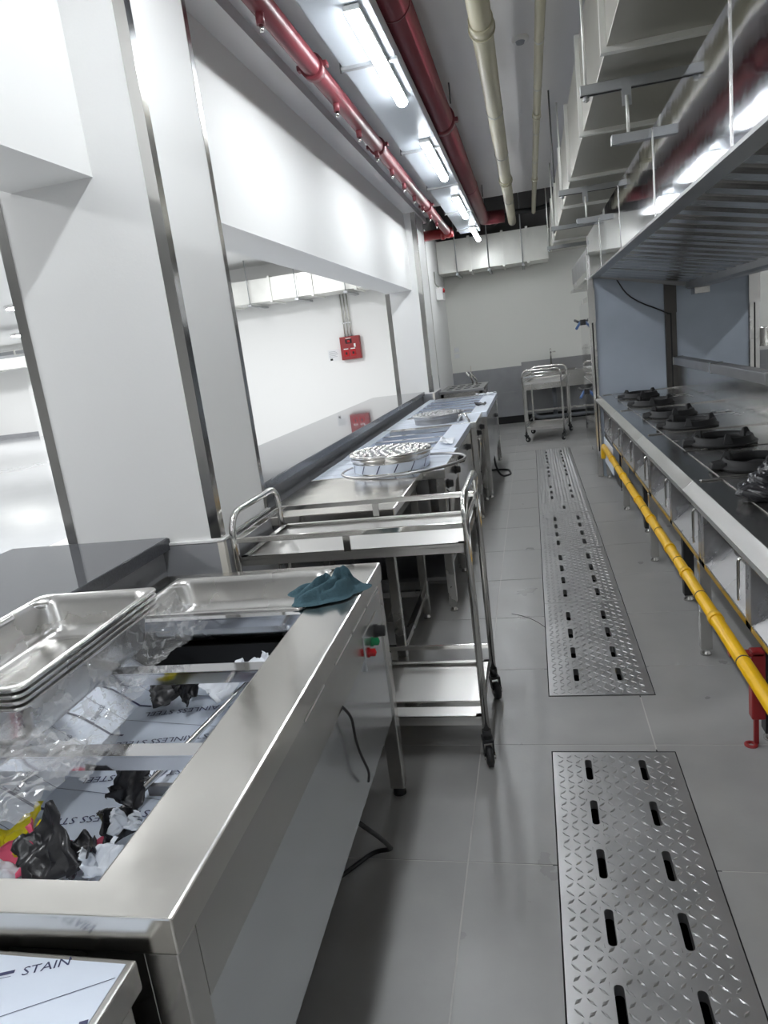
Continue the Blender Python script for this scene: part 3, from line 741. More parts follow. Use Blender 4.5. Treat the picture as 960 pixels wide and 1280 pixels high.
def steam_table(label, Xf, Ya, Yb, Xb=-1.225, H=.80):
    t = thing('steam_table', label, 'steam table', ((Xf+Xb)/2, (Ya+Yb)/2, 0))
    MB().box(Xb, Xf, Ya, Yb, H-.05, H).build('table_top', 'steel', t, .003)
    bx('top_film', 'film', (Xb+.01, Xf-.006, Ya+.008, Yb-.008, H, H+.0008), t)
    pr = MB()
    for k in range(4): strip(pr, (Xb+.03, Ya+.1+.17*k, H+.0014), (Xf-.02, Ya+.06+.17*k, H+.0014), .004, (0, 0, 1))
    pr.build('film_print', 'navy', t)
    for lx in (Xb+.03, Xf-.03):
        for ly in (Ya+.03, Yb-.03): square_leg(t, lx, ly, H-.05, .045)
    bx('chamber', 'dsteel', (Xb+.05, Xf-.10, Ya+.05, Yb-.05, .36, H-.05), t)
    bx('front_apron', 'steely', (Xf-.018, Xf-.010, Ya+.05, Yb-.05, H-.17, H-.05), t)
    # hanging drip flap and valve
    MB().hexa([(Xf-.012, Ya+.12, H-.17), (Xf-.012, Yb-.18, H-.17), (Xf-.05, Yb-.20, H-.42), (Xf-.05, Ya+.14, H-.42)],
              [(Xf-.009, Ya+.12, H-.17), (Xf-.009, Yb-.18, H-.17), (Xf-.047, Yb-.20, H-.42), (Xf-.047, Ya+.14, H-.42)]).build('drip_flap', 'steel', t)
    knob_x(t, Xf-.010, Ya+.16, H-.11); knob_x(t, Xf-.010, Yb-.16, H-.11)
    MB().tube(fillet([(Xf-.03, Ya+.10, H-.12), (Xf+.005, Ya+.10, H-.16), (Xf-.01, Ya+.11, H-.36), (Xf-.05, Ya+.12, .34)], .04), .011, 10).build('feed_pipe', 'chrome', t)
    bx('bottom_shelf', 'dsteel', (Xb+.05, Xf-.05, Ya+.05, Yb-.05, .17, .19), t)
    return t
steam_table('film-topped steel steam table under the round steamer with the wire hoop', -.488, 3.63, 4.36)
warmer('film-lined food warmer with crossing bars between the two steam tables', -.512, 4.385, 5.64, knobs=((4.75, .66), (5.3, .66)))
steam_table('film-topped steel steam table carrying the dark round lid', -.465, 5.665, 6.375)
warmer('long film-lined food warmer with a deep front panel at the far column', -.425, 6.41, 8.46, bars=5, knobs=((7.9, .60),), low=.27)
# crumpled scraps on the far warmer
scrap('film_scrap', 'crumpled white film on the far corner of the long food warmer', 'whitefilm', (-.55, 8.28, .803), (.26, .22), .5, (0, 0, .5), 21, 'loose film on the far counters')
scrap('film_scrap', 'small black scrap on the front rim of the long food warmer', 'blackfilm', (-.52, 7.0, .803), (.16, .10), 1.0, (.3, 0, .3), 22, 'loose film on the far counters')
scrap('film_scrap', 'peeling printed film edge on the front rim of the crossing-bar warmer', 'whitefilm', (-.585, 4.62, .803), (.13, .30), .3, (0, .1, .05), 23, 'loose film on the far counters')
# cable under the far warmer
cb = MB().tube(fillet([(-.47, 7.5, .27), (-.45, 7.4, .12), (-.40, 7.35, .01), (-.30, 7.45, .008), (-.33, 7.75, .008), (-.50, 7.8, .008), (-.75, 7.7, .008)], .12, 6), .011, 8).build('power_cable', 'cable')
tag(cb, 'black power cable looping on the floor under the long far food warmer', 'cable')
# perforated drainboard table at the end
x0, x1, y0, y1 = -1.16, -.60, 8.86, 9.95
t = thing('drain_table', 'steel table with a slotted drain top between the far column and the back wall', 'table', ((x0+x1)/2, (y0+y1)/2, 0))
m = MB(); m.box(x0, x1, y0, y1, .815, .85).build('table_top', 'dsteel', t, .004)
m = MB()
for k in range(4):
    for j in range(3): m.box(x0+.08+.11*k, x0+.15+.11*k, y0+.15+.30*j, y0+.27+.30*j, .8495, .8515)
o = m.build('drain_slots', 'dark', t); o['kind'] = 'stuff'
for lx in (x0+.04, x1-.04):
    for ly in (y0+.04, y1-.04): square_leg(t, lx, ly, .815)
bx('apron', 'steel', (x0+.02, x1-.02, y0+.02, y1-.02, .70, .815), t)
for k in range(2):
    a = MB().tube(fillet([(-.80+.05*k, 9.75, .85), (-.80+.05*k, 9.75, .90), (-.87+.05*k, 9.70, 1.02)], .02), .013, 10).build('swing_tap', 'chrome', t)

# --- round steamer + hoop + far lid
def steamer(label, cx, cy, z, r, h, dark=False):
    t = thing('round_steamer', label, 'steamer', (cx, cy, z))
    mm = 'dsteel' if dark else 'chrome'
    MB().lathe([(r*.93, 0), (r*.95, h*.55), (r*.95, h*.6), (r*.98, h*.62), (r*.98, h*.85)], (cx, cy, z), 48).build('body', 'steel' if not dark else 'dsteel', t)
    if not dark:
        MB().lathe([(r*.945, .006), (r*.962, h*.52)], (cx, cy, z), 48).build('body_film', 'film', t)
        pr = MB()
        for k in range(14):
            a = 2*math.pi*k/14; a2 = a+.12
            def q(a_, zz, rr): return (cx+rr*math.cos(a_), cy+rr*math.sin(a_), z+zz)
            pr.add([q(a, .008, r*.952), q(a+.03, .008, r*.952), q(a2+.03, h*.5, r*.968), q(a2, h*.5, r*.968)], [(0, 1, 2, 3)])
        pr.build('film_print', 'navy', t)['kind'] = 'stuff'
    MB().lathe([(r*.98, h*.85), (r*1.01, h*.86), (r*1.02, h*.93), (r*1.0, h), (r*.95, h*1.0), (r*.93, h*.93)], (cx, cy, z), 48).build('rim', mm, t)
    lid = MB().lathe([(r*.93, h*.93), (r*.6, h*.97), (r*.2, h*.98), (.001, h*.98)], (cx, cy, z), 48).build('perforated_lid', 'dsteel', t)
    hd = MB()
    for ring, n in ((.86, 26), (.70, 21), (.54, 16), (.38, 11), (.22, 6)):
        for k in range(n):
            a = 2*math.pi*(k+ring*7)/n; rr = r*ring
            hd.lathe([(.011, h*.965), (.009, h*.965+.007), (.004, h*.965+.009), (.001, h*.965+.009)], (cx+rr*math.cos(a), cy+rr*math.sin(a), z), 8)
    o = hd.build('lid_bosses', 'dsteel' if dark else 'chrome', lid); o['kind'] = 'stuff'
    return t
steamer('round steel steamer with a dimpled lid inside the wire hoop', -.80, 3.80, .8015, .225, .105)
steamer('round dark rimmed steamer lid on the farther steam table', -.80, 5.93, .8015, .215, .075, True)
pts = [(-.735+.345*math.cos(2*math.pi*k/64), 3.80+.30*math.sin(2*math.pi*k/64), .812+.012*math.cos(2*math.pi*k/64)) for k in range(64)]
hoop = MB().tube(pts, .008, 8, True).build('wire_hoop', 'dsteel')
tag(hoop, 'large thin steel hoop lying around the round steamer', 'hoop')
cbn = MB().tube(fillet([(-.62, 5.72, .81), (-.60, 5.70, .86), (-.55, 5.68, .87), (-.54, 5.67, .84), (-.52, 5.68, .803)], .03), .010, 8).build('hose_bend', 'chrome')
tag(cbn, 'short bent steel hose lying on the farther steam table', 'hose')

# ================================================================== RANGE ISLAND
RZ = .78; RX = .600; RB = 1.30; RLOW = .42
edges = [.35, 1.66, 2.97, 4.28, 5.58, 6.95]
RL = ['steel gas range section without wok rings, past the red pipe stand', 'steel gas range section beside the red pipe stand', 'steel gas range section, second before the blue-grey end panels',
      'steel gas range section, next to the last before the end panels', 'steel gas range section butting the blue-grey end panels']
def range_module(y0, y1, label):
    t = thing('gas_range', label, 'stove', ((RX+RB)/2, (y0+y1)/2, 0), 'gas range sections in a row')
    y0 += .0015; y1 -= .0015
    # worktop with chamfered lip
    MB().prism([(RX, RZ), (RB, RZ), (RB, RZ-.04), (RX, RZ-.04)], y0, y1).build('worktop', 'steely', t, .0015)
    MB().prism([(RX-.004, RZ+.001), (RX+.006, RZ+.001), (RX+.006, RZ-.055), (RX-.045, RZ-.055), (RX-.045, RZ-.035)], y0, y1).build('front_lip', 'steely', t, .002)
    for k in range(2):
        cy = y0+(y1-y0)*(.25+.5*k)
        MB().prism([(RX+.10, RZ+.0005), (RB-.06, RZ+.0005), (RB-.06, RZ+.004), (RX+.10, RZ+.004)], cy-.30, cy+.30).build('hob_plate', 'steel', t, .002)
    MB().prism([(RX+.02, RZ+.0005), (RB-.004, RZ+.0005), (RB-.004, RZ+.012), (RX+.02, RZ+.006)], y1-.022, y1-.002).build('joint_strip', 'steel', t, .002)
    # back splash and top rail
    MB().box(RB-.012, RB, y0, y1, RZ, 1.0).build('splashback', 'steely', t)
    MB().box(RB-.055, RB+.03, y0+.02, y1-.055, .995, 1.062).build('top_rail', 'dsteel', t, .006)
    MB().box(RB-.058, RB+.033, y1-.055, y1-.002, .99, 1.066).build('rail_joint', 'steel', t, .003)
    # body behind
    xi = RX+.105
    bx('body', 'rangep', (xi, RB, y0, y1, RLOW, RZ-.04), t)
    # posts
    for py0, py1 in ((y0, y0+.05), ((y0+y1)/2-.03, (y0+y1)/2+.03), (y1-.05, y1)):
        MB().box(RX+.02, xi, py0, py1, RLOW, RZ-.05).build('front_post', 'rangep', t, .002)
    MB().box(RX+.02, xi, y0, y1, RLOW, RLOW+.025).build('bottom_rail', 'steely', t, .002)
    for k in range(2):
        a = y0+.05 if k == 0 else (y0+y1)/2+.03
        b = (y0+y1)/2-.03 if k == 0 else y1-.05
        MB().hexa([(RX+.024, a, RLOW+.025), (RX+.024, b, RLOW+.025), (xi-.006, b, RLOW+.115), (xi-.006, a, RLOW+.115)],
                  [(RX+.034, a, RLOW+.022), (RX+.034, b, RLOW+.022), (xi, b, RLOW+.10), (xi, a, RLOW+.10)]).build('sloped_panel', 'rangep', t)
        dr = MB().box(xi-.010, xi-.001, a+.012, b-.14, RLOW+.11, RZ-.075).build('door', 'rangep', t, .002)
        hy = a+.05
        MB().tube(fillet([(xi-.012, hy+.0, .64), (RX+.012, hy+.0, .64), (RX+.012, hy+.0, .50), (RX+.014, hy, .49)], .022, 6), .0055, 8).build('handle', 'chrome', dr)
        kb = MB().box(xi-.035, xi-.001, b-.115, b-.055, .595, .655).build('valve_box', 'rubber', t, .004)
        MB().lathe([(.016, 0), (.016, -.012), (.010, -.014), (.009, -.03), (.001, -.03)], (xi-.035, b-.085, .625), 14, 'x').build('knob', 'rubber', kb)
    for ly in (y0+.05,):
        square_leg(t, RX+.040, ly, RLOW, .046); square_leg(t, RB-.06, ly, RLOW, .046)
        square_leg(t, RX+.040, ly-.065 if ly-.065 > y0 else ly+.065, RLOW, .012, 'dsteel')
    square_leg(t, RX+.10, (y0+y1)/2+.04, RLOW, .05, 'rubber'); square_leg(t, RB-.06, (y0+y1)/2, RLOW, .046)
    return t
mods = [range_module(a, b, l) for a, b, l in zip(edges[:-1], edges[1:], RL)]
square_leg(mods[-1], RX+.04, 6.90, RLOW, .046); square_leg(mods[-1], RB-.06, 6.90, RLOW, .046)
MB().box(RX+.006, RX+.012, 6.15, 6.86, .17, .405).build('kick_panel', 'film', mods[-1])
WL = ['cast iron wok ring closest to the blue-grey end panels', 'cast iron wok ring, second from the end panels', 'cast iron wok ring, third from the end panels',
      'cast iron wok ring, fourth from the end panels', 'cast iron wok ring, fifth from the end panels', 'cast iron wok ring beside the crumpled black bag']
def wok_ring(label, cx, cy, rz):
    t = thing('wok_ring', label, 'wok ring', (0, 0, 0), 'cast iron wok rings on the range')
    r = .156
    MB().lathe([(r*.74, 0), (r*.97, 0), (r*1.0, .010), (r*.96, .016), (r*.90, .020), (r*.86, .040), (r*.80, .043), (r*.72, .030), (r*.70, .006), (r*.74, 0)], (0, 0, 0), 36).build('ring_body', 'iron', t)
    for a in (20, 140, 262):
        ca, sa = math.cos(R(a)), math.sin(R(a)); e = Matrix.Rotation(R(a), 4, 'Z')
        m = MB(); m.hexa([e @ Vector(q) for q in ((r*.64, -.020, .018), (r*.96, -.024, .018), (r*.96, .024, .018), (r*.64, .020, .018))],
                         [e @ Vector(q) for q in ((r*.70, -.006, .062), (r*.84, -.009, .066), (r*.84, .009, .066), (r*.70, .006, .062))])
        m.build('prong', 'iron', t, .004)
    m = MB(); e = Matrix.Rotation(R(170), 4, 'Z')
    m.hexa([e @ Vector(q) for q in ((r*.85, -.05, .004), (r*1.22, -.03, .004), (r*1.22, .03, .004), (r*.85, .05, .004))],
           [e @ Vector(q) for q in ((r*.85, -.045, .034), (r*1.18, -.026, .030), (r*1.18, .026, .030), (r*.85, .045, .034))])
    m.build('spout', 'iron', t, .005)
    MB().lathe([(r*.72, .004), (r*.5, -.0), (.001, .0)], (0, 0, 0), 30).build('burner_well', 'dark', t)
    MB().lathe([(.045, .002), (.045, .018), (.030, .024), (.001, .024)], (0, 0, 0), 20).build('burner_head', 'iron', t)
    t.location = (cx, cy, RZ+.005); t.rotation_euler.z = rz
for k, (wx, wy) in enumerate(((.885, 6.42), (.885, 5.76), (.885, 5.00), (.885, 4.445), (.90, 3.76), (.885, 3.135))):
    wok_ring(WL[k], wx, wy, R((8, -4, 5, -7, 3, 10)[k]))
# crumpled black bag
def bag_fn(u, v):
    a = 2*math.pi*u; k = v
    d = Vector((math.cos(a)*math.sin(k*math.pi*.52), math.sin(a)*math.sin(k*math.pi*.52), math.cos(k*math.pi*.52)))
    n = noise.noise(d*2.3+Vector((4, 1, 2))); n2 = abs(noise.noise(d*5.5)); n3 = abs(noise.noise(d*12))
    r = .155*(1+.45*n+.24*n2-.07*n3)
    return (d.x*r, d.y*r*1.05, max(0.0, d.z*r*.72))
bg = MB().grid(bag_fn, 60, 34, False).build('plastic_bag', 'blackfilm'); bg.location = (.865, 2.60, RZ+.006)
tag(bg, 'crumpled black plastic bag lying on the range worktop', 'plastic bag')
# gas pipe
t = thing('gas_pipe', 'yellow gas pipe running along the foot of the range island', 'pipe', (.575, 4, .36))
MB().cyl((.575, .6, .36), (.575, 6.55, .36), .0225, 18).build('pipe', 'yellow', t)
for y in (2.55, 3.05, 3.42, 3.98, 4.45, 5.2, 5.9): MB().cyl((.575, y-.018, .36), (.575, y+.018, .36), .0265, 18).build('coupling', 'yellow', t)
for y in (2.2, 2.78, 3.22, 3.72, 4.2, 4.85, 5.5): MB().cyl((.575, y-.003, .36), (.575, y+.003, .36), .0236, 18).build('clamp_band', 'rubber', t)
MB().tube(fillet([(.575, 6.53, .36), (.575, 6.60, .36), (.575, 6.64, .30), (.575, 6.66, .24)], .05), .0225, 14).build('pipe_bend', 'yellow', t)
t = thing('pipe_stand', 'red steel stand holding up the yellow gas pipe', 'stand', (.64, 2.32, 0))
MB().box(.625, .668, 2.30, 2.34, .10, .345).build('web_plate', 'brightred', t, .004)
MB().box(.635, .650, 2.312, 2.328, .004, .12).build('post', 'brightred', t, .002)
MB().lathe([(.022, 0), (.022, .005), (.010, .006), (.009, .004), (.009, 0)], (.625, 2.312, 0), 16).build('foot_plate', 'brightred', t)
MB().box(.560, .665, 2.30, 2.34, .328, .3375).build('saddle', 'brightred', t, .002)
# end panels and posts
EY = 7.0
for xa_, xb_, lab in ((.60, 1.20, 'blue-grey film-faced steel end panel behind the last wok ring'), (1.30, 1.90, 'blue-grey film-faced steel end panel between the dark post and the pale post')):
    t = thing('end_panel', lab, 'panel', ((xa_+xb_)/2, EY+.03, 0))
    bx('face', 'bluefilm', (xa_, xb_, EY, EY+.006, .0, 2.0), t); bx('backing', 'steel', (xa_, xb_, EY+.006, EY+.04, 0, 2.0), t)
for xa_, xb_, mm, lab in ((.545, .597, 'steel', 'pale steel upright at the aisle side of the end panels'), (1.203, 1.297, 'dpost', 'dark steel upright between the two end panels'), (1.903, 1.985, 'steel', 'slotted pale steel upright at the far side of the end panels')):
    t = thing('steel_post', lab, 'post', ((xa_+xb_)/2, EY+.02, 0))
    bx('upright', mm, (xa_, xb_, EY-.02, EY+.05, 0, 2.05), t, .004)
    bx('slot', 'dark', ((xa_+xb_)/2-.006, (xa_+xb_)/2+.006, EY-.0215, EY-.0195, .25, 1.60), t)
    bx('sleeve', mm, (xa_-.004, xb_+.004, EY-.026, EY+.05, 1.45, 1.75), t)
wr = MB().tube(fillet([(.80, EY-.03, 1.80), (.88, EY-.012, 1.66), (1.00, EY-.012, 1.57), (1.14, EY-.012, 1.50), (1.24, EY-.03, 1.44)], .1, 6), .006, 8).build('hanging_wire', 'cable')
tag(wr, 'black wire drooping across the end panel to the dark post', 'wire')

# ================================================================== HOOD
HX0, HX1, HXC = .56, 2.34, 1.45
HZ, HT, HL = 1.85, 2.20, 1.68
HY0, HY1 = -.2, 6.96
t = thing('exhaust_hood', 'long polished steel exhaust hood with a slatted underside over the range', 'exhaust hood', (HXC, 3.4, HZ))
hp_edges = [HY0, 1.0, 2.2, 3.4, 4.6, 5.8, HY1]
for a, b in zip(hp_edges[:-1], hp_edges[1:]):
    MB().hexa([(HX0, a, HZ), (HX0, b-.002, HZ), (HX0-.001, b-.002, HT), (HX0-.001, a, HT)],
              [(HX0+.004, a, HZ), (HX0+.004, b-.002, HZ), (HX0+.003, b-.002, HT), (HX0+.003, a, HT)]).build('front_panel', 'hoodm', t)
    MB().hexa([(HX0-.003, b-.006, HZ), (HX0-.003, b+.004, HZ), (HX0-.004, b+.004, HT), (HX0-.004, b-.006, HT)], [(HX0+.001, b-.006, HZ), (HX0+.001, b+.004, HZ), (HX0, b+.004, HT), (HX0, b-.006, HT)]).build('panel_seam', 'steel', t)
bx('bottom_flange', 'dsteel', (HX0, HX0+.075, HY0, HY1, HZ-.012, HZ), t)
bx('top_plate', 'galv', (HX0+.003, HX1-.035, HY0, HY1, HT-.006, HT), t)
MB().hexa([(HX1, HY0, HZ), (HX1, HY1, HZ), (HX1-.035, HY1, HT), (HX1-.035, HY0, HT)], [(HX1-.004, HY0, HZ), (HX1-.004, HY1, HZ), (HX1-.039, HY1, HT), (HX1-.039, HY0, HT)]).build('rear_panel', 'hoodm', t)
bx('bottom_flange', 'dsteel', (HX1-.075, HX1, HY0, HY1, HZ-.012, HZ), t)
# sloping filter backing + gable ends
for sgn, xe_ in ((1, HX0+.07), (-1, HX1-.07)):
    MB().prism([(xe_, HZ+.03), (HXC-sgn*.05, HL+.05), (HXC-sgn*.05, HL+.075), (xe_, HZ+.055)], HY0, HY1).build('filter_backing', 'dark', t)
MB().prism([(HX0+.006, HZ), (HX0+.004, HT), (HX1-.035, HT), (HX1, HZ), (HXC+.06, HL-.02), (HXC-.06, HL-.02)], HY1-.02, HY1).build('gable', 'dsteel', t)
MB().prism([(HX0+.006, HZ), (HX0+.004, HT), (HX1-.035, HT), (HX1, HZ), (HXC+.06, HL-.02), (HXC-.06, HL-.02)], HY0, HY0+.02).build('gable', 'dsteel', t)
gt = MB().prism([(HXC-.075, HL+.03), (HXC-.075, HL-.03), (HXC-.05, HL-.045), (HXC+.05, HL-.045), (HXC+.075, HL-.03), (HXC+.075, HL+.03), (HXC+.065, HL+.03), (HXC+.065, HL-.02), (HXC-.065, HL-.02), (HXC-.065, HL+.03)], HY0, HY1).build('grease_gutter', 'dsteel', t)
bx('drip_cup', 'steel', (HXC-.06, HXC+.06, HY1-.30, HY1-.14, HL-.10, HL-.045), t, .004)
# single baffle slats
xa_, xb_ = HX0+.075, HXC-.06
za_, zb_ = HZ+.012, HL+.030
def slat_mesh():
    m = MB(); prof = [(-.100, .014), (-.098, -.012), (-.060, -.022), (.040, -.022), (.090, -.010), (.094, .014)]
    A = [(xa_, y, za_+z) for y, z in prof]; B = [(xb_, y, zb_+z) for y, z in prof]
    n = len(prof)
    m.add(A+B, [(i, i+1, n+i+1, n+i) for i in range(n-1)]); return m
s0 = None
ns = int((HY1-.05-.25)/.235)
for k in range(ns):
    y = HY1-.135-.235*k
    if s0 is None:
        s0 = slat_mesh().build('baffle_slat', 'baffle', t); s0.location = (0, y, 0)
    else:
        o = bpy.data.objects.new('baffle_slat', s0.data); COL.objects.link(o); o.parent = t; o.location = (0, y, 0)
for y in (1.2, 2.16, 3.12, 4.08, 5.04, 6.0):
    MB().hexa([(xa_, y-.012, za_-.022), (xb_, y-.012, zb_-.022), (xb_, y+.012, zb_-.022), (xa_, y+.012, za_-.022)],
              [(xa_, y-.012, za_-.016), (xb_, y-.012, zb_-.016), (xb_, y+.012, zb_-.016), (xa_, y+.012, za_-.016)]).build('filter_frame', 'baffle', t)

# --- steam cabinet and hood box behind the end panels
t = thing('steam_cabinet', 'tall steel steaming cabinet with blue latch handles beyond the end panels', 'cabinet', (.95, 8.0, 0))
bx('body', 'steel', (.60, 1.30, 7.12, 8.75, .08, 1.72), t, .006)
for z0, z1 in ((.14, .86), (.92, 1.66)):
    dr = MB().box(.575, .60, 7.2, 8.68, z0, z1).build('door', 'mirror', t, .006)
    zc = (z0+z1)/2+(.18 if z0 > .5 else .22)
    MB().box(.545, .575, 8.22, 8.34, zc-.03, zc+.03).build('latch', 'rubber', dr, .006)
    MB().cyl((.545, 8.28, zc), (.50, 8.20, zc-.06), .014, 10).build('lever', 'bluep', dr)
    MB().cyl((.545, 8.28, zc), (.50, 8.40, zc+.03), .014, 10).build('lever', 'rubber', dr)
for yy in (7.3, 8.6): bx('leg', 'steel', (.62, .67, yy, yy+.05, 0, .08), t); bx('leg', 'steel', (1.22, 1.27, yy, yy+.05, 0, .08), t)
t = thing('hood_box', 'plain steel hood box above the steaming cabinet', 'exhaust hood', (.95, 8.0, 1.80))
MB().box(.56, 1.6, 7.06, 9.4, 1.93, 2.12).build('box_body', 'dsteel', t, .004)
MB().prism([(.56, 1.93), (1.6, 1.93), (1.58, 1.86), (.58, 1.86)], 7.06, 9.4).build('tapered_base', 'steel', t)
MB().box(.53, 1.62, 7.06, 9.42, 1.84, 1.862).build('lip', 'steel', t, .002)

# ================================================================== DUCTS
def duct(label, a, seams, axis, m, rise=.0, fl=.022):
    """a = x0,x1,y0,y1,z0,z1 ; single sheet sections between seams, with a flange frame at each seam"""
    x0, x1, y0, y1, z0, z1 = a
    t = thing('air_duct', label, 'air duct', ((x0+x1)/2, (y0+y1)/2, z0))
    lo, hi = (y0, y1) if axis == 'y' else (x0, x1)
    e = [lo]+list(seams)+[hi]
    for u, v in zip(e[:-1], e[1:]):
        if axis == 'y': MB().box(x0, x1, u+.001, v-.001, z0, z1).build('section', m, t, .003)
        else: MB().box(u+.001, v-.001, y0, y1, z0, z1).build('section', m, t, .003)
    for u in seams:
        f_ = MB()
        if axis == 'y':
            for q in ((x0-fl, x1+fl, z0-fl, z0), (x0-fl, x1+fl, z1, z1+fl), (x0-fl, x0, z0, z1), (x1, x1+fl, z0, z1)): f_.box(q[0], q[1], u-.018, u+.018, q[2], q[3])
        else:
            for q in ((y0-fl, y1+fl, z0-fl, z0), (y0-fl, y1+fl, z1, z1+fl), (y0-fl, y0, z0, z1), (y1, y1+fl, z0, z1)): f_.box(u-.018, u+.018, q[0], q[1], q[2], q[3])
        f_.build('flange', 'galvp', t)
    return t
d1 = duct('big galvanised duct running above the range hood', (.38, 1.45, -.6, 10.9, 2.50, 2.97), [.8, 2.05, 3.3, 4.55, 5.8, 7.05, 8.3, 9.55], 'y', 'galv')
HB = ['zinc channel hanger under the big duct, carrying the hood near the first light', 'zinc channel hanger under the big duct above the middle of the hood', 'zinc channel hanger under the big duct at the far end of the hood', 'zinc channel hanger under the big duct beyond the hood']
for k, y in enumerate((3.65, 6.1, 8.1, 9.9)):
    t = thing('duct_hanger', HB[k], 'hanger', (.9, y, 2.44), 'channel hangers under the big duct')
    bx('channel', 'strut', (.30, 1.55, y-.022, y+.022, 2.435, 2.476), t, .002)
    MB().box(.30, 1.55, y-.012, y+.012, 2.4345, 2.436).build('channel_slot', 'dark', t)
    MB().cyl((.325, y, 2.41), (.325, y, CZ if y < 9.4 else 3.68), .006, 8).build('rod', 'galvp', t); MB().cyl((1.52, y, 2.41), (1.52, y, CZ if y < 9.4 else 3.68), .006, 8).build('rod', 'galvp', t)
    MB().cyl((.325, y, 2.415), (.325, y, 2.434), .014, 6).build('nut', 'strut', t)
    if y < 6.9:
        MB().box(.475, .515, y-.026, y-.022, 2.36, 2.476).build('drop_plate', 'strut', t)
        MB().cyl((.495, y-.03, 2.40), (.495, y-.03, 2.235), .007, 8).build('drop_rod', 'galvp', t)
        bx('hood_arm', 'strut', (.42, .80, y-.055, y-.010, 2.205, 2.245), t, .002)
d2 = duct('pale rectangular duct crossing above the back wall of the kitchen', (-1.29, .36, 11.30, 11.90, 2.46, 2.93), [-.80, -.30, .06], 'x', 'galvp')
DH = ['rod and bracket hanger on the back wall duct near the column', 'rod and bracket hanger on the back wall duct in the middle', 'rod and bracket hanger on the back wall duct near the big duct']
for k, x in enumerate((-1.0, -.52, -.02)):
    t = thing('duct_hanger', DH[k], 'hanger', (x, 11.6, 2.42), 'hangers on the back wall duct')
    bx('bracket', 'strut', (x-.02, x+.02, 11.20, 11.95, 2.405, 2.436), t)
    MB().cyl((x, 11.235, 2.40), (x, 11.235, 3.68), .008, 8).build('rod', 'strut', t)
d3 = duct('pale rectangular duct on the hall wall above the red alarm box', (-6.7, -1.95, 11.25, 11.9, 2.44, 2.80), [-5.6, -4.75, -4.0, -3.3, -2.6], 'x', 'galvp')
HH = ['bracket hanger under the hall duct left of the alarm conduits', 'bracket hanger under the hall duct above the alarm conduits', 'bracket hanger under the hall duct beside the white column']
for k, x in enumerate((-4.35, -3.55, -2.75)):
    t = thing('duct_hanger', HH[k], 'hanger', (x, 11.5, 2.40), 'hangers under the hall duct')
    bx('bracket', 'strut', (x-.03, x+.03, 11.15, 11.95, 2.385, 2.416), t)
    MB().cyl((x, 11.19, 2.38), (x, 11.19, CZ), .008, 8).build('rod', 'strut', t)
d4 = duct('galvanised duct hanging across the far end of the dining hall', (-20.5, -9.5, 20.4, 21.2, 2.35, 2.75), [-18.8, -17.3, -15.8, -14.3, -12.8, -11.3], 'x', 'galvp')
d5 = duct('wide flat galvanised duct nearer the lamp in the dining hall', (-20.5, -8.6, 15.2, 16.4, 2.44, 2.52), [-18, -16, -14, -12, -10], 'x', 'strut')

# ================================================================== PIPES
t = thing('sprinkler_pipe', 'dark red sprinkler main with short drop nipples beside the stepped beam', 'pipe', (-.922, 3, 2.80))
MB().cyl((-.922, -1.5, 2.80), (-.922, 9.55, 2.80), .046, 22).build('pipe', 'red', t)
for y in (3.675, 5.2, 7.6): 
    cpn = MB().cyl((-.922, y-.03, 2.80), (-.922, y+.03, 2.80), .058, 22).build('coupling', 'red', t)
    for s_ in (-1, 1): MB().box(-.922+s_*.058-.018, -.922+s_*.058+.018, y-.022, y+.022, 2.79, 2.815).build('coupling_bolt', 'red', cpn, .004)
for y in (1.8, 2.95, 4.08, 4.61, 5.14, 5.69, 6.235, 6.78, 7.3, 7.85, 8.4):
    n_ = MB().cyl((-.922, y, 2.765), (-.922, y, 2.715), .017, 12).build('drop_nipple', 'red', t)
    MB().cyl((-.922, y, 2.715), (-.922, y, 2.690), .008, 8).build('nozzle', 'chrome', n_)
MB().cyl((-.922, 9.45, 2.80), (-.922, 9.66, 2.80), .062, 22).build('end_coupling', 'brightred', t)
MB().cyl((-1.29, 9.62, 2.80), (-.86, 9.62, 2.80), .062, 22).build('cross_main', 'brightred', t)
MB().cyl((-1.02, 9.62, 2.80), (-.97, 9.62, 2.80), .076, 22).build('coupling', 'brightred', t)
t = thing('sprinkler_pipe', 'thick dull red pipe beside the cable tray, ending over the back duct', 'pipe', (-.50, 4, 2.95))
MB().tube(fillet([(-.50, -1.5, 2.974), (-.50, 10.12, 2.974), (-.21, 10.13, 2.97)], .14), .084, 26).build('pipe', 'red', t)
for y in (1.5, 3.62, 7.9):
    MB().cyl((-.50, y-.006, 2.974), (-.50, y+.006, 2.974), .088, 26).build('weld_band', 'red', t)
MB().cyl((-.50, 5.49, 2.974), (-.50, 5.56, 2.974), .098, 26).build('coupling', 'red', t)
for s_ in (-1, 1): MB().box(-.50+s_*.098-.02, -.50+s_*.098+.02, 5.50, 5.55, 2.945, 2.975).build('coupling_bolt', 'red', t, .004)
for y in (2.6, 5.2, 8.6): MB().cyl((-.40, y, 2.974), (-.40, y, CZ), .005, 6).build('hanger_rod', 'rod', t)
def pvc(label, x, z, r, cps, y1, rods):
    t = thing('drain_pipe', label, 'pipe', (x, 4, z))
    MB().cyl((x, -1.5, z), (x, y1, z), r, 20).build('pipe', 'pvc', t)
    for y in cps:
        MB().cyl((x, y-.05, z), (x, y+.05, z), r*1.13, 20).build('coupling', 'pvc', t)
        MB().cyl((x, y+.05, z), (x, y+.065, z), r*1.25, 20).build('coupling_collar', 'pvc', t)
    for y in rods:
        MB().cyl((x, y-.008, z), (x, y+.008, z), r*1.06, 16).build('clamp', 'strut', t)
        MB().cyl((x-.0, y, z+r), (x-.0, y, CZ), .005, 6).build('hanger_rod', 'rod', t)
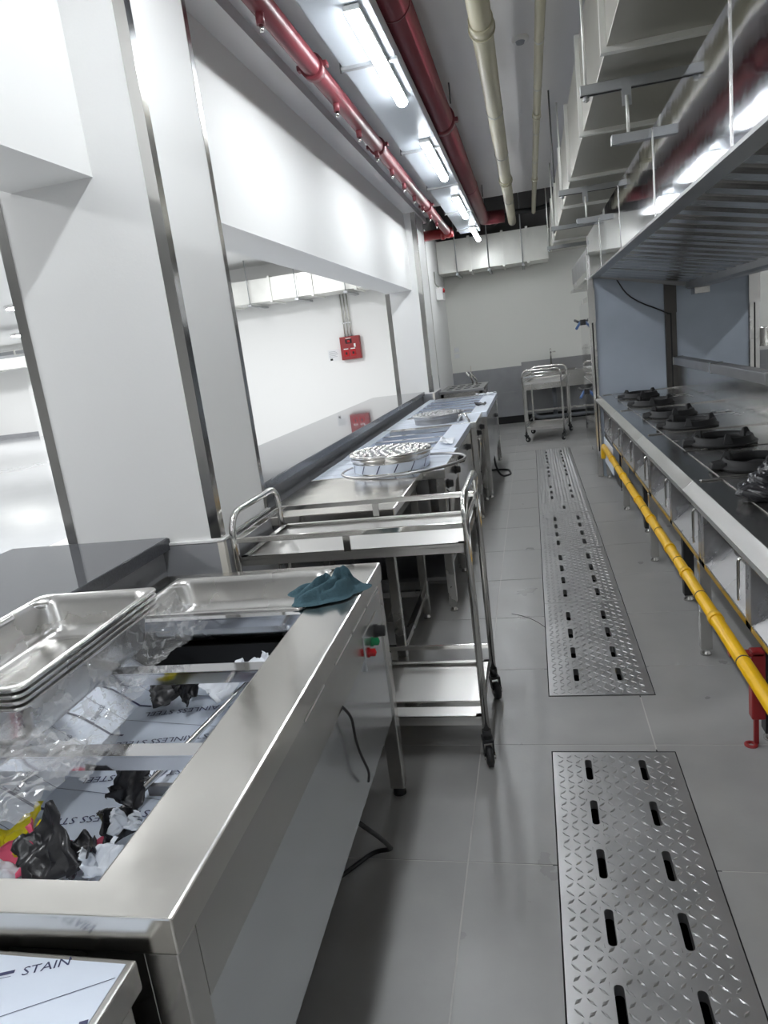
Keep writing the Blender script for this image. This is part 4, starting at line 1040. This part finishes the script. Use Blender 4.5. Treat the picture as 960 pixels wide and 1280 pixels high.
pvc('thick cream plastic drain pipe under the ceiling', -.122, 2.95, .055, (4.0, 7.75), 10.6, (2.9, 5.45, 6.7, 8.9))
pvc('thin cream plastic pipe under the ceiling near the big duct', .17, 3.0, .027, (3.0, 5.9, 8.2), 10.4, (2.5, 4.5, 5.3, 6.4, 7.4))
bk = MB().tube(fillet([(-.40, 10.9, 3.10), (-.15, 10.9, 3.22), (.2, 10.9, 3.20), (.45, 10.95, 3.25)], .12), .035, 12).build('cable_bundle', 'cable')
bk.location.z = -.10; tag(bk, 'black cable bundle in the dark recess above the back duct', 'cable')
sd = thing('smoke_detector', 'small round smoke detector on the ceiling between the pipes', 'detector', (.07, 4.71, CZ))
MB().lathe([(.05, CZ), (.05, CZ-.012), (.04, CZ-.02), (.001, CZ-.022)], (.07, 4.71, 0), 24).build('housing', 'white', sd)
MB().lathe([(.028, CZ-.019), (.022, CZ-.034), (.001, CZ-.036)], (.07, 4.71, 0), 20).build('sensor', 'inkgrey', sd)
rd = MB().cyl((.257, 5.77, 2.48), (.257, 5.77, CZ), .006, 8).build('ceiling_rod', 'rod'); tag(rd, 'bare threaded rod hanging from the ceiling beside the thin cream pipe', 'rod')

# ================================================================== WALL THINGS
t = thing('fire_alarm_panel', 'red fire alarm box with a display and switches on the hall wall', 'alarm box', (-2.97, 11.95, 1.36))
bx('case', 'brightred', (-3.14, -2.80, 11.89, 12.0, 1.365, 1.745), t, .008)
MB().box(-3.04, -2.93, 11.884, 11.89, 1.63, 1.70).build('display', 'dark', t)
bx('button', 'redlens', (-3.01, -2.96, 11.878, 11.884, 1.645, 1.685), t)
for xx in (-3.09, -2.97):
    w_ = bx('switch_window', 'redlens', (xx, xx+.09, 11.884, 11.89, 1.42, 1.53), t)
    bx('switch', 'dark', (xx+.03, xx+.06, 11.878, 11.884, 1.45, 1.49), w_)
    bx('name_strip', 'white', (xx+.005, xx+.085, 11.882, 11.884, 1.535, 1.55), w_)
bx('name_strip', 'white', (-2.90, -2.87, 11.882, 11.89, 1.56, 1.62), t); bx('name_strip', 'white', (-3.03, -2.94, 11.882, 11.884, 1.71, 1.72), t)
for k in range(3):
    x = -3.05+.055*k
    c_ = MB().cyl((x, 11.96, 1.745), (x, 11.96, 2.44), .010, 8).build('conduit', 'galv', t)
    MB().cyl((x, 11.96, 1.745), (x, 11.96, 1.775), .016, 8).build('conduit_nut', 'strut', c_)
bx('conduit_clip', 'strut', (-3.07, -2.92, 11.95, 11.972, 1.96, 1.98), t)
t = thing('wall_notice', 'white printed paper notice beside the red alarm box', 'notice', (-3.29, 11.99, 1.36))
bx('sheet', 'paper', (-3.40, -3.19, 11.994, 12.0, 1.37, 1.56), t)
for k in range(5): bx('text_line', 'inkgrey', (-3.38, -3.26+.02*(k % 3), 11.9925, 11.994, 1.525-.022*k, 1.531-.022*k), t)
bx('stamp', 'dark', (-3.37, -3.325, 11.9925, 11.994, 1.38, 1.415), t)
t = thing('emergency_light', 'white emergency light box on the wall strip beyond the far column', 'emergency light', (-1.26, 10.9, 2.08))
bx('case', 'white', (-1.298, -1.20, 10.80, 11.02, 2.06, 2.24), t, .008)
MB().lathe([(.03, 0), (.034, .02), (.001, .03)], (-1.20, 10.87, 2.19), 14, 'x').build('lens', 'redlens', t)
MB().tube(fillet([(-1.29, 10.75, 2.46), (-1.29, 10.75, 2.28), (-1.25, 10.80, 2.24)], .04), .008, 8).build('conduit', 'galv', t)
for k, (xx, zz_) in enumerate(((-1.20, 1.30), (-1.20, 1.20))):
    t = thing('wall_outlet', ('upper' if k == 0 else 'lower')+' white socket plate on the back wall beside the far column', 'socket', (xx, 11.99, zz_))
    bx('plate', 'white', (xx-.045, xx+.045, 11.992, 12.0, zz_-.04, zz_+.04), t, .004)
    bx('socket_face', 'paper', (xx-.025, xx+.025, 11.989, 11.992, zz_-.022, zz_+.022), t)
sq = thing('pipe_guard', 'cream vertical trunking strip at the back wall corner', 'trunking', (-1.02, 11.97, .85))
bx('strip', 'creamtrim', (-1.0, -.985, 11.955, 11.985, .80, 1.02), sq); bx('cap', 'white', (-1.002, -.983, 11.953, 11.985, 1.02, 1.03), sq)
# sink
t = thing('sink_unit', 'steel wall sink with a tall tap and grey waste pipe behind the far trolley', 'sink', (.30, 11.65, 0))
sx0, sx1, sy0, sy1 = -.17, 1.02, 11.36, 11.95
MB().box(sx0, .02, sy0, sy1, .77, .80).build('top_edge', 'steel', t); MB().box(.66, sx1, sy0, sy1, .77, .80).build('top_edge', 'steel', t)
MB().box(.02, .66, sy0, sy0+.06, .77, .80).build('top_edge', 'steel', t); MB().box(.02, .66, sy1-.08, sy1, .77, .80).build('top_edge', 'steel', t)
bx('splashback', 'dsteel', (sx0, sx1, sy1-.02, sy1, .80, .98), t)
bx('bowl_front', 'steel', (sx0, sx1, sy0+.01, sy0+.02, .56, .77), t)
for q in ((.02, .66, sy0+.06, sy1-.08, .56, .57), (.02, .026, sy0+.06, sy1-.08, .57, .77), (.654, .66, sy0+.06, sy1-.08, .57, .77), (.02, .66, sy1-.086, sy1-.08, .57, .77)): bx('bowl_wall', 'steel', q, t)
for lx in (sx0+.03, .52, sx1-.03):
    for ly in (sy0+.04, sy1-.04): square_leg(t, lx, ly, .77, .038)
bx('stretcher', 'steel', (sx0+.05, sx1-.05, sy0+.025, sy0+.055, .22, .25), t)
MB().cyl((.31, 11.6, .56), (.31, 11.6, .12), .035, 14).build('waste_pipe', 'grayp', t)
MB().tube(fillet([(-.05, 11.55, .16), (.05, 11.55, .10), (.9, 11.55, .10)], .06), .03, 12).build('waste_pipe', 'grayp', t)
tp = MB().tube(fillet([(.30, 11.86, .80), (.30, 11.86, 1.14), (.30, 11.70, 1.14), (.30, 11.70, 1.08)], .04), .014, 12).build('tap', 'chrome', t)
bx('tap_lever', 'chrome', (.33, .38, 11.84, 11.87, 1.08, 1.10), tp)
# passage behind the island
t = thing('work_table', 'steel work table with a splashback in the passage behind the range island', 'table', (3.4, 10.2, 0))
MB().box(2.72, 4.2, 9.9, 10.6, .86, .90).build('table_top', 'steel', t, .003)
bx('splashback', 'steel', (2.72, 4.2, 10.58, 10.60, .90, 1.02), t)
bx('lower_shelf', 'dsteel', (2.75, 4.17, 9.93, 10.57, .30, .33), t)
for lx in (2.76, 4.16):
    for ly in (9.94, 10.56): square_leg(t, lx, ly, .86)
t = thing('stock_pot', 'steel stock pot standing on the table behind the range island', 'pot', (2.95, 10.2, .90))
MB().lathe([(.001, .902), (.15, .902), (.155, .91), (.155, 1.12), (.165, 1.125), (.163, 1.13), (.148, 1.128), (.148, .93), (.001, .92)], (2.95, 10.2, 0), 32).build('pot_body', 'steel', t)
for s_ in (-1, 1): MB().tube(fillet([(2.95+s_*.155, 10.17, 1.06), (2.95+s_*.20, 10.17, 1.06), (2.95+s_*.20, 10.23, 1.06), (2.95+s_*.155, 10.23, 1.06)], .02), .006, 8).build('pot_handle', 'chrome', t)
# hair-thin wire bent out of the grate joint
wr = MB().tube(fillet([(-.03, 3.36, .004), (-.08, 3.42, .02), (-.15, 3.47, .03), (-.20, 3.54, .012)], .05), .0015, 6).build('loose_wire', 'rod')
tag(wr, 'thin bent wire sticking out beside the floor grates', 'wire')
